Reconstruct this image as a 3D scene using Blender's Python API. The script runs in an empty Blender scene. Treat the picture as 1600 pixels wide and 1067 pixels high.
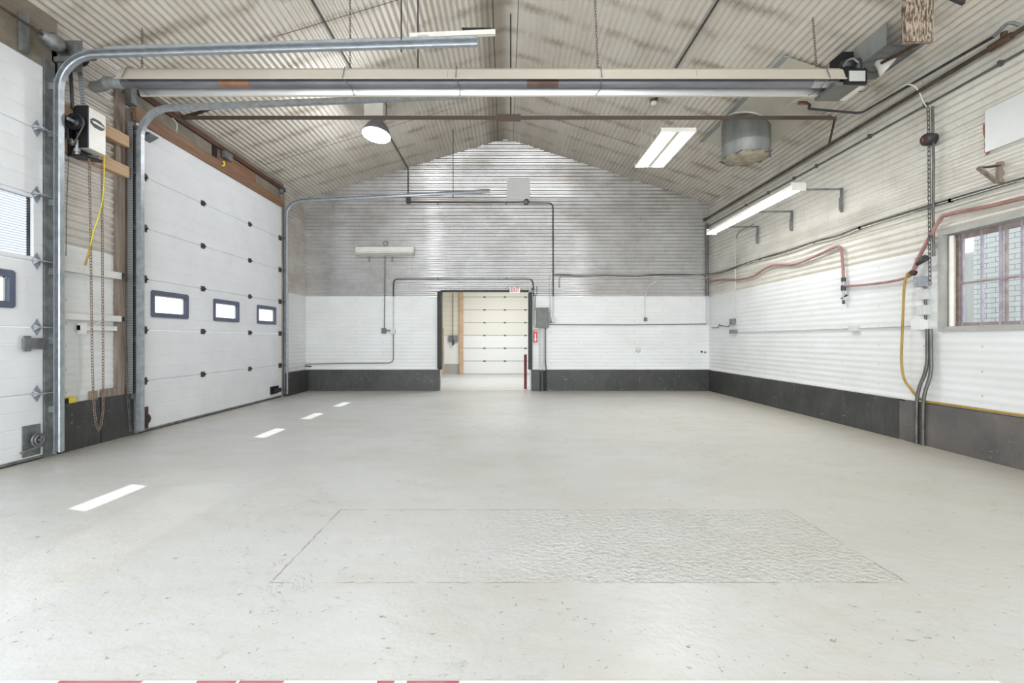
import bpy, math, random
from mathutils import Vector, Matrix
random.seed(7)
PI = math.pi
scene = bpy.context.scene
C = scene.collection

# ---------------------------------------------------------------- camera, sky, sun, exposure
CAM_H = 1.11
F = 735.0                       # focal length in pixels of a 1600 wide frame
cam_d = bpy.data.cameras.new('camera')
cam = bpy.data.objects.new('camera', cam_d); C.objects.link(cam)
cam.location = (0, 0, CAM_H); cam.rotation_euler = (PI/2, 0, 0)
cam_d.sensor_width = 36.0; cam_d.lens = 36.0*F/1600
cam_d.shift_x = (800-790)/1600; cam_d.shift_y = -(533.5-530)/1600
cam_d.clip_start = 0.05; cam_d.clip_end = 200
scene.camera = cam
vs = scene.view_settings
vs.view_transform = 'Standard'; vs.look = 'None'; vs.gamma = 1; vs.use_curve_mapping = False
vs.exposure = -0.42
scene.cycles.use_denoising = True
scene.cycles.max_bounces = 8; scene.cycles.diffuse_bounces = 6; scene.cycles.glossy_bounces = 4
scene.cycles.transparent_max_bounces = 12
scene.cycles.sample_clamp_indirect = 6.0
scene.cycles.caustics_reflective = False; scene.cycles.caustics_refractive = False

world = bpy.data.worlds.new('world'); scene.world = world; world.use_nodes = True
bg = world.node_tree.nodes['Background']
bg.inputs['Color'].default_value = (0.86, 0.93, 1.0, 1); bg.inputs['Strength'].default_value = 4.2

sun_d = bpy.data.lights.new('sun', 'SUN'); sun_d.energy = 9.0; sun_d.angle = math.radians(0.6)
sun_d.color = (1.0, 0.97, 0.92)
sun = bpy.data.objects.new('sun', sun_d); C.objects.link(sun); sun.location = (-20, 6, 20)
sun.rotation_euler = Vector((1.55, -0.47, -1.547)).to_track_quat('-Z', 'Y').to_euler()

def area(name, loc, target, sx, sy, energy, color=(1, 1, 1), portal=False, spread=PI):
    d = bpy.data.lights.new(name, 'AREA'); d.shape = 'RECTANGLE'; d.size = sx; d.size_y = sy
    d.energy = energy; d.color = color; d.spread = spread
    if portal: d.cycles.is_portal = True
    o = bpy.data.objects.new(name, d); C.objects.link(o); o.location = loc
    o.rotation_euler = (Vector(target)-Vector(loc)).to_track_quat('-Z', 'Z').to_euler()
    return o
# added fill light in the unseen opening behind the camera, tilted towards the ceiling
area('fill_rear_opening', (0, -3.45, 1.9), (0, 5, 4.2), 7.2, 3.5, 680, (0.92, 0.965, 1.0))

# added fill from an unseen opening behind the camera, aimed at the near-left floor
area('fill_left_opening', (-4.25, -0.95, 1.9), (-2.6, 2.0, 0.0), 1.4, 2.2, 95, (0.92, 0.965, 1.0), spread=math.radians(110))

# ---------------------------------------------------------------- dimensions
XL, XR, YB, YF = -4.37, 4.45, 10.29, -3.5
RIDGE, SL, SR = 5.506, 0.301, 0.321
PAINT_Z = 2.05
def roof_z(x): return RIDGE - (SR*x if x > 0 else -SL*x)

def P(px, py, Y): return Vector(((px-790)*Y/F, Y, CAM_H+(530-py)*Y/F))
def LW(px, py, X=XL):  Y = X*F/(px-790); return P(px, py, Y)
def RW(px, py, X=XR):  Y = X*F/(px-790); return P(px, py, Y)
def BW(px, py, off=0.0): return P(px, py, YB-off)
def FL(px, py): Y = CAM_H*F/(py-530); return P(px, py, Y)

# ---------------------------------------------------------------- materials
def lin(c):
    return tuple(((v/255)/12.92 if v/255 <= 0.04045 else ((v/255+0.055)/1.055)**2.4) for v in c)

class NT:
    def __init__(s, name):
        m = bpy.data.materials.new(name); m.use_nodes = True; s.m = m
        s.nt = m.node_tree; s.b = s.nt.nodes['Principled BSDF']; s.out = s.nt.nodes['Material Output']
    def n(s, t, **kw):
        nd = s.nt.nodes.new(t)
        for k, v in kw.items(): setattr(nd, k, v)
        return nd
    def l(s, a, b): s.nt.links.new(a, b)
    def val(s, node, key, v):
        if hasattr(v, 'is_output') or hasattr(v, 'links'): s.l(v, node.inputs[key])
        else: node.inputs[key].default_value = v
    def math(s, op, a, b=None, clamp=False):
        nd = s.n('ShaderNodeMath', operation=op, use_clamp=clamp); s.val(nd, 0, a)
        if b is not None: s.val(nd, 1, b)
        return nd.outputs[0]
    def mix(s, f, a, b, typ='MIX'):
        nd = s.n('ShaderNodeMix', data_type='RGBA', blend_type=typ)
        s.val(nd, 0, f); s.val(nd, 6, a); s.val(nd, 7, b); return nd.outputs[2]
    def noise(s, scale, detail=4, rough=0.55, vec=None, dist=0.0):
        nd = s.n('ShaderNodeTexNoise'); nd.inputs['Scale'].default_value = scale
        nd.inputs['Detail'].default_value = detail; nd.inputs['Roughness'].default_value = rough
        nd.inputs['Distortion'].default_value = dist
        if vec is not None: s.l(vec, nd.inputs['Vector'])
        return nd.outputs['Fac']
    def ramp(s, fac, stops):
        nd = s.n('ShaderNodeMapRange'); s.l(fac, nd.inputs[0])
        nd.inputs[1].default_value, nd.inputs[2].default_value = stops
        return nd.outputs[0]
    def pos(s): return s.n('ShaderNodeNewGeometry').outputs['Position']
    def sep(s, v):
        nd = s.n('ShaderNodeSeparateXYZ'); s.l(v, nd.inputs[0]); return nd.outputs
    def scale(s, v, xyz):
        nd = s.n('ShaderNodeVectorMath', operation='MULTIPLY'); s.l(v, nd.inputs[0]); nd.inputs[1].default_value = xyz
        return nd.outputs[0]
    def bump(s, h, strength, dist=0.01):
        nd = s.n('ShaderNodeBump'); nd.inputs['Strength'].default_value = strength; nd.inputs['Distance'].default_value = dist
        s.l(h, nd.inputs['Height']); s.l(nd.outputs[0], s.b.inputs['Normal'])
    def base(s, c):
        if isinstance(c, tuple): s.b.inputs['Base Color'].default_value = (*c[:3], 1)
        else: s.l(c, s.b.inputs['Base Color'])

def c4(rgb): return (*lin(rgb), 1)

def simple(name, rgb, rough=0.5, metal=0.0, rgb2=None, scale=6, bump=0.0, stretch=(1, 1, 1), lo=0.35, hi=0.65, bscale=None):
    t = NT(name)
    t.b.inputs['Roughness'].default_value = rough; t.b.inputs['Metallic'].default_value = metal
    p = t.scale(t.pos(), stretch)
    n = t.noise(scale, 5, 0.6, p)
    if rgb2 is None: rgb2 = tuple(int(v*0.93) for v in rgb)
    t.base(t.mix(t.ramp(n, (lo, hi)), c4(rgb), c4(rgb2)))
    if bump: t.bump(t.noise(bscale or scale*4, 4, 0.6, p), bump, 0.004)
    return t.m

M = {}
M['white_paint'] = simple('white_paint', (225, 225, 222), 0.4, 0, (212, 212, 208), 3)
M['door_white'] = simple('door_white', (227, 229, 232), 0.38, 0, (220, 222, 225), 2.5)
M['dark_frame'] = simple('window_frame_paint', (92, 98, 118), 0.45, 0.1)
M['galv'] = simple('galvanised_steel', (176, 181, 186), 0.42, 0.45, (150, 156, 162), 14)
M['galv_dull'] = simple('dull_galvanised_steel', (140, 143, 144), 0.5, 0.5, (104, 107, 108), 10)
M['duct'] = simple('duct_galvanised', (164, 167, 165), 0.5, 0.2, (138, 142, 142), 5, stretch=(1, 1, 0.3))
M['steel_dark'] = simple('dark_steel', (74, 74, 76), 0.5, 0.4, (52, 50, 50), 12)
M['hinge'] = simple('hinge_steel', (92, 94, 92), 0.45, 0.5, (64, 66, 64), 20)
M['black'] = simple('black_metal', (26, 27, 32), 0.45, 0.1, (16, 16, 20), 9)
M['blackpost'] = simple('black_post_paint', (46, 46, 44), 0.6, 0, (34, 34, 33), 5)
M['rust'] = simple('rusty_steel', (96, 72, 56), 0.7, 0.15, (62, 48, 40), 9, 0.3)
M['pipe_brown'] = simple('old_black_pipe', (92, 80, 70), 0.55, 0.25, (66, 56, 50), 7)
M['angle'] = simple('tie_angle_steel', (98, 92, 88), 0.6, 0.2, (100, 84, 76), 2.2)
M['conduit'] = simple('conduit_grey', (110, 110, 106), 0.4, 0.5, (88, 88, 85), 8)
M['conduit_white'] = simple('conduit_painted_white', (205, 205, 202), 0.45, 0, (190, 190, 187), 10)
M['enamel'] = simple('white_enamel', (226, 224, 216), 0.35, 0, (216, 213, 205), 6)
M['box_grey'] = simple('panel_grey', (112, 113, 108), 0.5, 0.1, (98, 99, 95), 6)
M['cream'] = simple('cream_reflector', (205, 198, 186), 0.4, 0.1, (192, 185, 173), 1.2, stretch=(0.6, 1, 1))
M['alu'] = simple('bright_aluminium', (188, 188, 188), 0.28, 0.6, (168, 168, 170), 3, stretch=(0.4, 1, 1))
M['tube'] = simple('heater_tube', (142, 143, 150), 0.45, 0.5, (118, 118, 124), 3, stretch=(0.5, 1, 3))
M['copper'] = simple('heat_browned_tube', (176, 134, 110), 0.35, 0.5, (120, 84, 70), 5)
M['brown_tube'] = simple('dull_brown_tube', (116, 92, 84), 0.45, 0.3, (96, 76, 70), 5)
M['red_hose'] = simple('red_hose', (166, 126, 119), 0.55, 0, (140, 100, 94), 8)
M['yellow_hose'] = simple('yellow_hose', (176, 140, 62), 0.55, 0, (150, 118, 50), 8)
M['yellow'] = simple('yellow_plastic', (226, 210, 50), 0.5, 0, (208, 190, 40), 8)
M['red'] = simple('red_paint', (130, 36, 38), 0.5, 0, (110, 30, 32), 8)
M['sign_red'] = simple('sign_red', (190, 34, 42), 0.5, 0, (184, 30, 40), 8)
M['sign_white'] = simple('sign_white', (236, 234, 232), 0.5, 0, (232, 228, 228), 8)
M['cable_dark'] = simple('dark_cable', (92, 90, 84), 0.6, 0, (72, 70, 66), 12)
M['cable_light'] = simple('light_cable', (214, 212, 200), 0.6, 0, (204, 200, 190), 12)
M['chain'] = simple('chain_steel', (150, 132, 116), 0.45, 0.5, (120, 98, 84), 20)
M['chain_dull'] = simple('dull_chain', (112, 110, 104), 0.5, 0.5, (84, 80, 76), 20)
M['lumber'] = simple('new_lumber', (206, 176, 144), 0.65, 0, (184, 150, 116), 3, 0.15, stretch=(1, 0.5, 14))
M['lumber_old'] = simple('old_lumber', (150, 138, 126), 0.75, 0, (112, 98, 88), 4, 0.3, stretch=(6, 6, 0.6))
M['beam'] = simple('brown_timber', (146, 110, 84), 0.7, 0, (112, 84, 66), 3, 0.3, stretch=(6, 0.5, 8))
M['header_grey'] = simple('grey_header_board', (140, 132, 118), 0.7, 0, (112, 104, 92), 2.5, 0.15, stretch=(1, 1, 2))
M['jamb'] = simple('brown_grey_jamb', (104, 92, 86), 0.6, 0.1, (80, 66, 60), 5)
M['dark_red'] = simple('dark_red_steel', (100, 66, 56), 0.65, 0.1, (72, 50, 44), 4)
M['timber_rough'] = simple('weathered_mottled_board', (178, 162, 144), 0.8, 0, (86, 72, 62), 26, 0.5, stretch=(2.2, 2.2, 0.5), lo=0.44, hi=0.56)
M['sheet'] = simple('flat_roof_sheet', (198, 194, 180), 0.5, 0.1, (184, 180, 166), 2)
M['wall_sheet'] = simple('flat_light_sheet', (212, 213, 212), 0.42, 0.1, (204, 205, 204), 2)
M['asphalt'] = simple('outdoor_paving', (150, 148, 144), 0.9, 0, (130, 128, 124), 2)
M['cap_dust'] = simple('dusty_cap', (178, 170, 152), 0.7, 0, (140, 128, 108), 9)
M['label'] = simple('paper_label', (196, 198, 192), 0.5, 0, (180, 182, 177), 60, stretch=(1, 1, 3))
M['window_wall'] = simple('window_reveal', (176, 175, 170), 0.7, 0, (158, 157, 152), 5, 0.2)
M['bar_paint'] = simple('window_bar_paint', (184, 178, 188), 0.4, 0.1, (158, 148, 164), 9)
M['bar_rust'] = simple('window_rust_frame', (168, 156, 156), 0.6, 0.1, (140, 122, 118), 14)

def perforated(name):
    t = NT(name); t.b.inputs['Roughness'].default_value = 0.4; t.b.inputs['Metallic'].default_value = 0.6
    z = t.sep(t.pos())[2]
    w = t.math('GREATER_THAN', t.math('SINE', t.math('MULTIPLY', z, 2*PI/0.028)), 0.2)
    t.base(t.mix(w, c4((170, 173, 176)), c4((140, 143, 146))))
    return t.m
M['perforated'] = perforated('perforated_angle_steel')

def emission(name, rgb, strength):
    t = NT(name); t.b.inputs['Base Color'].default_value = (*rgb, 1)
    t.b.inputs['Emission Color'].default_value = (*rgb, 1); t.b.inputs['Emission Strength'].default_value = strength
    return t.m
M['tube_on'] = emission('lit_fluorescent_tube', (0.97, 0.98, 1.0), 22)
M['tube_on_wall'] = emission('lit_wall_tube', (1.0, 0.99, 0.95), 8)
M['lamp_on'] = emission('lit_lamp_lens', (0.97, 0.97, 1.0), 32)
M['tube_off'] = simple('unlit_tube', (222, 224, 222), 0.3)

def glass():
    t = NT('clear_pane'); nt = t.nt
    tr = t.n('ShaderNodeBsdfTransparent'); tr.inputs[0].default_value = (0.93, 0.96, 0.97, 1)
    gl = t.n('ShaderNodeBsdfGlossy'); gl.inputs['Roughness'].default_value = 0.03
    mx = t.n('ShaderNodeMixShader'); mx.inputs[0].default_value = 0.07
    t.l(tr.outputs[0], mx.inputs[1]); t.l(gl.outputs[0], mx.inputs[2]); t.l(mx.outputs[0], t.out.inputs[0])
    return t.m
M['glass'] = glass()
def translucent(name, rgb, clear):
    t = NT(name)
    tr = t.n('ShaderNodeBsdfTransparent'); tl = t.n('ShaderNodeBsdfTranslucent'); tl.inputs[0].default_value = c4(rgb)
    df = t.n('ShaderNodeBsdfDiffuse'); df.inputs[0].default_value = c4(rgb)
    m1 = t.n('ShaderNodeMixShader'); m1.inputs[0].default_value = 0.18
    t.l(tl.outputs[0], m1.inputs[1]); t.l(df.outputs[0], m1.inputs[2])
    m2 = t.n('ShaderNodeMixShader'); m2.inputs[0].default_value = clear
    t.l(m1.outputs[0], m2.inputs[1]); t.l(tr.outputs[0], m2.inputs[2]); t.l(m2.outputs[0], t.out.inputs[0])
    return t.m
M['ribbed_pane'] = translucent('ribbed_translucent_pane', (150, 160, 170), 0.06)
M['shade'] = translucent('lamp_shade_acrylic', (190, 190, 196), 0.55)

def wall_mat(name, upper, upper2, rough, metal, seed):
    """corrugated sheet: bare upper part, glossy white paint below PAINT_Z"""
    t = NT(name); p = t.pos(); x, y, z = t.sep(p)
    edge = t.math('ADD', z, t.math('MULTIPLY', t.math('SUBTRACT', t.noise(9, 3, 0.6, p), 0.5), 0.012))
    up = t.math('GREATER_THAN', edge, PAINT_Z)
    n = t.noise(1.6, 6, 0.62, t.scale(p, (1, 1, 1.7)))
    n2 = t.noise(11, 4, 0.7, t.scale(p, (2.2, 2.2, 0.35)))
    bare = t.mix(t.ramp(n, (0.38, 0.68)), c4(upper), c4(upper2))
    bare = t.mix(t.math('MULTIPLY', t.ramp(n2, (0.55, 0.8)), 0.35), bare, c4((130, 116, 98)))
    high = t.math('MULTIPLY', t.ramp(z, (3.2, 4.6)), 0.35)
    bare = t.mix(t.math('MULTIPLY', high, t.ramp(n, (0.3, 0.7))), bare, c4((138, 122, 104)))
    white = t.mix(t.ramp(n, (0.35, 0.7)), c4((224, 226, 227)), c4((215, 216, 214)))
    scuff = t.ramp(t.noise(16, 5, 0.75, t.scale(p, (1, 1, 2.2))), (0.66, 0.74))
    white = t.mix(t.math('MULTIPLY', scuff, 0.35), white, c4((165, 160, 150)))
    # fixing screws in vertical lines, a dot on every sheet line
    col = t.mix(up, white, bare)
    axis = t.math('ADD', x, y)
    sx = t.math('LESS_THAN', t.math('ABSOLUTE', t.math('SUBTRACT', t.math('FRACT', t.math('DIVIDE', axis, 0.61)), 0.5)), 0.011)
    sz = t.math('LESS_THAN', t.math('ABSOLUTE', t.math('SUBTRACT', t.math('FRACT', t.math('DIVIDE', z, 0.231)), 0.5)), 0.05)
    col = t.mix(t.math('MULTIPLY', t.math('MULTIPLY', sx, sz), 0.45), col, c4((105, 98, 90)))
    t.base(col)
    r = t.math('ADD', t.math('MULTIPLY', up, rough-0.42), 0.42); t.l(r, t.b.inputs['Roughness'])
    t.l(t.math('MULTIPLY', up, metal), t.b.inputs['Metallic'])
    t.bump(t.noise(5, 3, 0.5, t.scale(p, (1, 1, 0.6))), 0.25, 0.006)
    return t.m
M['wall_back'] = wall_mat('back_wall_sheet', (202, 202, 202), (180, 179, 177), 0.19, 0.5, 0)
M['wall_right'] = wall_mat('right_wall_sheet', (216, 213, 204), (198, 194, 183), 0.42, 0.1, 1)
M['wall_left'] = wall_mat('left_wall_sheet', (206, 201, 194), (180, 173, 163), 0.45, 0.15, 2)

def ceiling_mat():
    t = NT('ceiling_sheet'); p = t.pos(); x, y, z = t.sep(p)
    n = t.noise(1.3, 5, 0.6, t.scale(p, (1, 0.5, 1)))
    col = t.mix(t.ramp(n, (0.35, 0.68)), c4((218, 212, 201)), c4((196, 188, 175)))
    # soot lines where the purlins cross above the sheets
    wob = t.math('MULTIPLY', t.math('SUBTRACT', t.noise(3, 3, 0.6, p), 0.5), 0.16)
    fr = t.math('FRACT', t.math('DIVIDE', t.math('ADD', y, wob), 0.53))
    band = t.math('SUBTRACT', 1.0, t.ramp(t.math('ABSOLUTE', t.math('SUBTRACT', fr, 0.5)), (0.03, 0.20)))
    patch = t.ramp(t.noise(1.9, 4, 0.6, t.scale(p, (1.6, 1, 1))), (0.38, 0.62))
    fine = t.ramp(t.noise(26, 3, 0.7, p), (0.3, 0.7))
    band = t.math('MULTIPLY', t.math('MULTIPLY', band, patch), t.math('ADD', t.math('MULTIPLY', fine, 0.5), 0.5))
    col = t.mix(t.math('MULTIPLY', band, 0.75), col, c4((122, 106, 86)))
    ridge = t.math('SUBTRACT', 1.0, t.ramp(t.math('ABSOLUTE', t.math('ADD', x, 0.17)), (0.10, 0.30)))
    col = t.mix(t.math('MULTIPLY', ridge, 0.62), col, c4((112, 98, 80)))
    spots = t.ramp(t.noise(20, 4, 0.8, t.scale(p, (1, 0.6, 1))), (0.68, 0.76))
    col = t.mix(t.math('MULTIPLY', spots, 0.35), col, c4((128, 108, 82)))
    t.base(col); t.b.inputs['Roughness'].default_value = 0.5; t.b.inputs['Metallic'].default_value = 0.1
    return t.m
M['ceiling'] = ceiling_mat()

def floor_mat():
    t = NT('painted_concrete'); p = t.pos(); x, y, z = t.sep(p)
    n = t.noise(0.55, 5, 0.6, t.scale(p, (1, 1.6, 1)))
    n2 = t.noise(2.1, 6, 0.65, t.scale(p, (1, 1.8, 1)))
    col = t.mix(t.ramp(n, (0.38, 0.66)), c4((200, 201, 201)), c4((191, 190, 185)))
    col = t.mix(t.math('MULTIPLY', t.ramp(n2, (0.52, 0.74)), 0.4), col, c4((184, 179, 166)))
    # yellowish wear towards the right and the far end
    warm = t.math('MULTIPLY', t.ramp(t.math('ADD', x, t.math('MULTIPLY', t.math('SUBTRACT', n2, 0.5), 3.0)), (0.2, 3.6)), 0.45)
    col = t.mix(warm, col, c4((196, 190, 172)))
    # patch of rough concrete let into the slab
    def box(a, lo, hi): return t.math('MULTIPLY', t.math('GREATER_THAN', a, lo), t.math('LESS_THAN', a, hi))
    inx, iny = box(x, -1.07, 1.83), box(y, 2.15, 3.06)
    patch = t.math('MULTIPLY', inx, iny)
    wob = t.math('MULTIPLY', t.math('SUBTRACT', t.noise(14, 4, 0.7, p), 0.5), 0.03)
    inx2, iny2 = box(t.math('ADD', x, wob), -1.078, 1.838), box(t.math('ADD', y, wob), 2.142, 3.068)
    inx3, iny3 = box(t.math('ADD', x, wob), -1.068, 1.828), box(t.math('ADD', y, wob), 2.152, 3.058)
    line = t.math('SUBTRACT', t.math('MULTIPLY', inx2, iny2), t.math('MULTIPLY', inx3, iny3), True)
    line = t.math('MULTIPLY', line, t.ramp(t.noise(5, 4, 0.7, p), (0.38, 0.6)))
    col = t.mix(t.math('MULTIPLY', line, 0.6), col, c4((122, 112, 98)))
    rough_zone = t.math('MULTIPLY', patch, t.ramp(x, (-0.35, 0.55)))
    vo = t.n('ShaderNodeTexVoronoi'); vo.inputs['Scale'].default_value = 42; t.l(p, vo.inputs['Vector'])
    pebble = t.noise(34, 3, 0.6, p)
    # chips and pits scattered over the slab
    pit = t.ramp(t.noise(17, 4, 0.72, t.scale(p, (1, 1.3, 1))), (0.645, 0.68))
    big = t.ramp(t.noise(4.3, 5, 0.7, t.scale(p, (1, 1.2, 1))), (0.66, 0.72))
    chip = t.ramp(t.noise(36, 3, 0.65, t.scale(p, (1, 1.2, 1))), (0.675, 0.71))
    crk = t.math('LESS_THAN', t.math('ABSOLUTE', t.math('SUBTRACT', t.noise(2.4, 6, 0.62, p, 0.6), 0.5)), 0.0022)
    crk = t.math('MULTIPLY', crk, t.ramp(t.noise(1.1, 3, 0.6, p), (0.52, 0.60)))
    col = t.mix(t.math('MULTIPLY', chip, 0.45), col, c4((138, 131, 118)))
    col = t.mix(t.math('MULTIPLY', crk, 0.45), col, c4((128, 120, 106)))
    col = t.mix(t.math('MULTIPLY', pit, 0.6), col, c4((132, 124, 110)))
    col = t.mix(t.math('MULTIPLY', big, 0.5), col, c4((168, 158, 140)))
    pd = t.math('MULTIPLY', t.math('MULTIPLY', rough_zone, t.ramp(pebble, (0.56, 0.68))), 0.3)
    col = t.mix(pd, col, c4((150, 143, 130)))
    # dirt gathered along the left sill and the walls
    dl = t.math('SUBTRACT', 1.0, t.ramp(t.math('ADD', x, t.math('MULTIPLY', n2, -0.5)), (-4.62, -4.0)))
    dr = t.ramp(t.math('ADD', x, t.math('MULTIPLY', n2, 0.5)), (3.9, 4.75))
    db = t.math('MULTIPLY', t.ramp(t.math('ADD', y, t.math('MULTIPLY', n2, 0.7)), (9.3, 10.7)), t.math('LESS_THAN', y, 10.3))
    dirt = t.math('MAXIMUM', t.math('MAXIMUM', dl, dr), db)
    col = t.mix(t.math('MULTIPLY', dirt, 0.45), col, c4((142, 128, 104)))
    t.base(col)
    t.l(t.math('ADD', t.math('MULTIPLY', rough_zone, 0.2), t.math('ADD', t.math('MULTIPLY', n2, 0.25), 0.27)), t.b.inputs['Roughness'])
    h = t.math('ADD', t.math('MULTIPLY', t.noise(3.2, 5, 0.6, p), 0.35), t.math('MULTIPLY', t.noise(38, 3, 0.6, p), 0.05))
    h = t.math('SUBTRACT', h, t.math('MULTIPLY', t.math('MAXIMUM', pit, t.math('MAXIMUM', chip, crk)), 0.4))
    h = t.math('ADD', h, t.math('MULTIPLY', t.noise(11, 4, 0.6, p), 0.22))
    h = t.math('SUBTRACT', h, t.math('MULTIPLY', line, 0.4))
    h = t.math('ADD', h, t.math('MULTIPLY', rough_zone, t.math('MULTIPLY', pebble, 1.3)))
    t.bump(h, 0.7, 0.02)
    return t.m
M['floor'] = floor_mat()

def base_mat(name, a, b, thr=0.68):
    t = NT(name); p = t.pos()
    n = t.noise(2.2, 5, 0.6, p)
    col = t.mix(t.ramp(n, (0.35, 0.7)), c4(a), c4(b))
    sc = t.ramp(t.noise(13, 5, 0.75, t.scale(p, (0.8, 0.8, 1.8))), (thr-0.04, thr))
    col = t.mix(t.math('MULTIPLY', sc, 0.75), col, c4((150, 150, 145)))
    grain = t.ramp(t.noise(30, 3, 0.7, t.scale(p, (1, 1, 0.12))), (0.5, 0.8))
    col = t.mix(t.math('MULTIPLY', grain, 0.22), col, c4((120, 120, 118)))
    t.base(col); t.b.inputs['Roughness'].default_value = 0.48
    t.bump(t.noise(22, 4, 0.7, p), 0.3, 0.006)
    return t.m
M['base_black'] = base_mat('black_curb_paint', (50, 51, 50), (68, 69, 67))
M['base_grey'] = base_mat('worn_grey_curb_paint', (84, 82, 82), (108, 103, 98))

def brick_mat():
    t = NT('white_painted_brick'); p = t.pos(); x, y, z = t.sep(p)
    cb = t.n('ShaderNodeCombineXYZ'); t.l(y, cb.inputs[0]); t.l(z, cb.inputs[1])
    br = t.n('ShaderNodeTexBrick'); t.l(cb.outputs[0], br.inputs['Vector'])
    br.inputs['Scale'].default_value = 1.0; br.inputs['Brick Width'].default_value = 0.23; br.inputs['Row Height'].default_value = 0.066
    br.inputs['Mortar Size'].default_value = 0.0035; br.inputs['Color1'].default_value = c4((246, 248, 248))
    br.inputs['Color2'].default_value = c4((240, 243, 243)); br.inputs['Mortar'].default_value = c4((150, 150, 152))
    t.base(br.outputs['Color']); t.b.inputs['Roughness'].default_value = 0.7
    return t.m
M['brick'] = brick_mat()

# ---------------------------------------------------------------- mesh builder
class MB:
    def __init__(s): s.v = []; s.f = []; s.sm = []
    def add(s, vs, fs, smooth=False):
        o = len(s.v); s.v += [Vector(v) for v in vs]
        for f in fs: s.f.append([i+o for i in f]); s.sm.append(smooth)
        return s
    def box(s, x0, x1, y0, y1, z0, z1):
        if x0 > x1: x0, x1 = x1, x0
        if y0 > y1: y0, y1 = y1, y0
        if z0 > z1: z0, z1 = z1, z0
        v = [(x, y, z) for z in (z0, z1) for y in (y0, y1) for x in (x0, x1)]
        return s.add(v, [(0, 2, 3, 1), (4, 5, 7, 6), (0, 1, 5, 4), (2, 6, 7, 3), (0, 4, 6, 2), (1, 3, 7, 5)])
    def bar(s, a, b, w, h, up=(0, 0, 1)):
        a, b = Vector(a), Vector(b); d = (b-a).normalized(); up = Vector(up)
        if abs(d.dot(up)) > 0.99: up = Vector((0, 1, 0))
        r = d.cross(up).normalized()*w/2; u = r.cross(d).normalized()*h/2
        v = [a-r-u, a+r-u, a+r+u, a-r+u, b-r-u, b+r-u, b+r+u, b-r+u]
        return s.add(v, [(0, 3, 2, 1), (4, 5, 6, 7), (0, 1, 5, 4), (1, 2, 6, 5), (2, 3, 7, 6), (3, 0, 4, 7)])
    def cyl(s, a, b, r, r2=None, n=16, caps=True):
        a, b = Vector(a), Vector(b); r2 = r if r2 is None else r2
        d = (b-a).normalized(); t = Vector((0, 0, 1)) if abs(d.z) < 0.9 else Vector((1, 0, 0))
        u = d.cross(t).normalized(); w = d.cross(u)
        v = []
        for c, rr in ((a, r), (b, r2)):
            for i in range(n):
                k = 2*PI*i/n; v.append(c+(u*math.cos(k)+w*math.sin(k))*rr)
        s.add(v, [(i, (i+1) % n, n+(i+1) % n, n+i) for i in range(n)], True)
        if caps: s.add(v[:n], [tuple(range(n))[::-1]]); s.add(v[n:], [tuple(range(n))])
        return s
    def lathe(s, c, prof, n=28, axis=(0, 0, 1)):
        c = Vector(c); d = Vector(axis).normalized(); t = Vector((0, 0, 1)) if abs(d.z) < 0.9 else Vector((1, 0, 0))
        u = d.cross(t).normalized(); w = d.cross(u); v = []
        for r, h in prof:
            for i in range(n):
                k = 2*PI*i/n; v.append(c+d*h+(u*math.cos(k)+w*math.sin(k))*r)
        fs = [(j*n+i, j*n+(i+1) % n, (j+1)*n+(i+1) % n, (j+1)*n+i) for j in range(len(prof)-1) for i in range(n)]
        return s.add(v, fs, True)
    def tube(s, pts, r, n=8, caps=True):
        pts = [Vector(p) for p in pts]; m = len(pts); v = []
        d0 = (pts[1]-pts[0]).normalized(); t = Vector((0, 0, 1)) if abs(d0.z) < 0.9 else Vector((1, 0, 0))
        u = d0.cross(t).normalized()
        for i, p in enumerate(pts):
            d = (pts[min(i+1, m-1)]-pts[max(i-1, 0)]).normalized()
            u = (u-d*u.dot(d)).normalized(); w = d.cross(u)
            for k in range(n):
                a = 2*PI*k/n; v.append(p+(u*math.cos(a)+w*math.sin(a))*r)
        s.add(v, [(i*n+k, i*n+(k+1) % n, (i+1)*n+(k+1) % n, (i+1)*n+k) for i in range(m-1) for k in range(n)], True)
        if caps: s.add(v[:n], [tuple(range(n))[::-1]]); s.add(v[-n:], [tuple(range(n))])
        return s
    def sweep(s, pts, prof, up):
        """open profile (a, b) with a along side vector, b along normal, swept along pts lying in a plane with normal `up`"""
        pts = [Vector(p) for p in pts]; m = len(pts); n = len(prof); up = Vector(up).normalized(); v = []
        for i, p in enumerate(pts):
            d = (pts[min(i+1, m-1)]-pts[max(i-1, 0)]).normalized(); side = up.cross(d).normalized()
            for a, b in prof: v.append(p+side*a+up*b)
        return s.add(v, [(i*n+k, i*n+(k+1) % n, (i+1)*n+(k+1) % n, (i+1)*n+k) for i in range(m-1) for k in range(n)]).add(v[:n], [tuple(range(n))]).add(v[-n:], [tuple(range(n))[::-1]])
    def prism(s, poly, d):
        d = Vector(d); poly = [Vector(p) for p in poly]; n = len(poly)
        v = poly+[p+d for p in poly]
        return s.add(v, [tuple(range(n))[::-1], tuple(range(n, 2*n))]+[(i, (i+1) % n, n+(i+1) % n, n+i) for i in range(n)])
    def ring(s, c, R, r, axis=(0, 1, 0), n=24, a0=0, a1=2*PI, k=6):
        c = Vector(c); d = Vector(axis).normalized(); t = Vector((0, 0, 1)) if abs(d.z) < 0.9 else Vector((1, 0, 0))
        u = d.cross(t).normalized(); w = d.cross(u)
        return s.tube([c+(u*math.cos(a0+(a1-a0)*i/n)+w*math.sin(a0+(a1-a0)*i/n))*R for i in range(n+1)], r, k)
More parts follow.
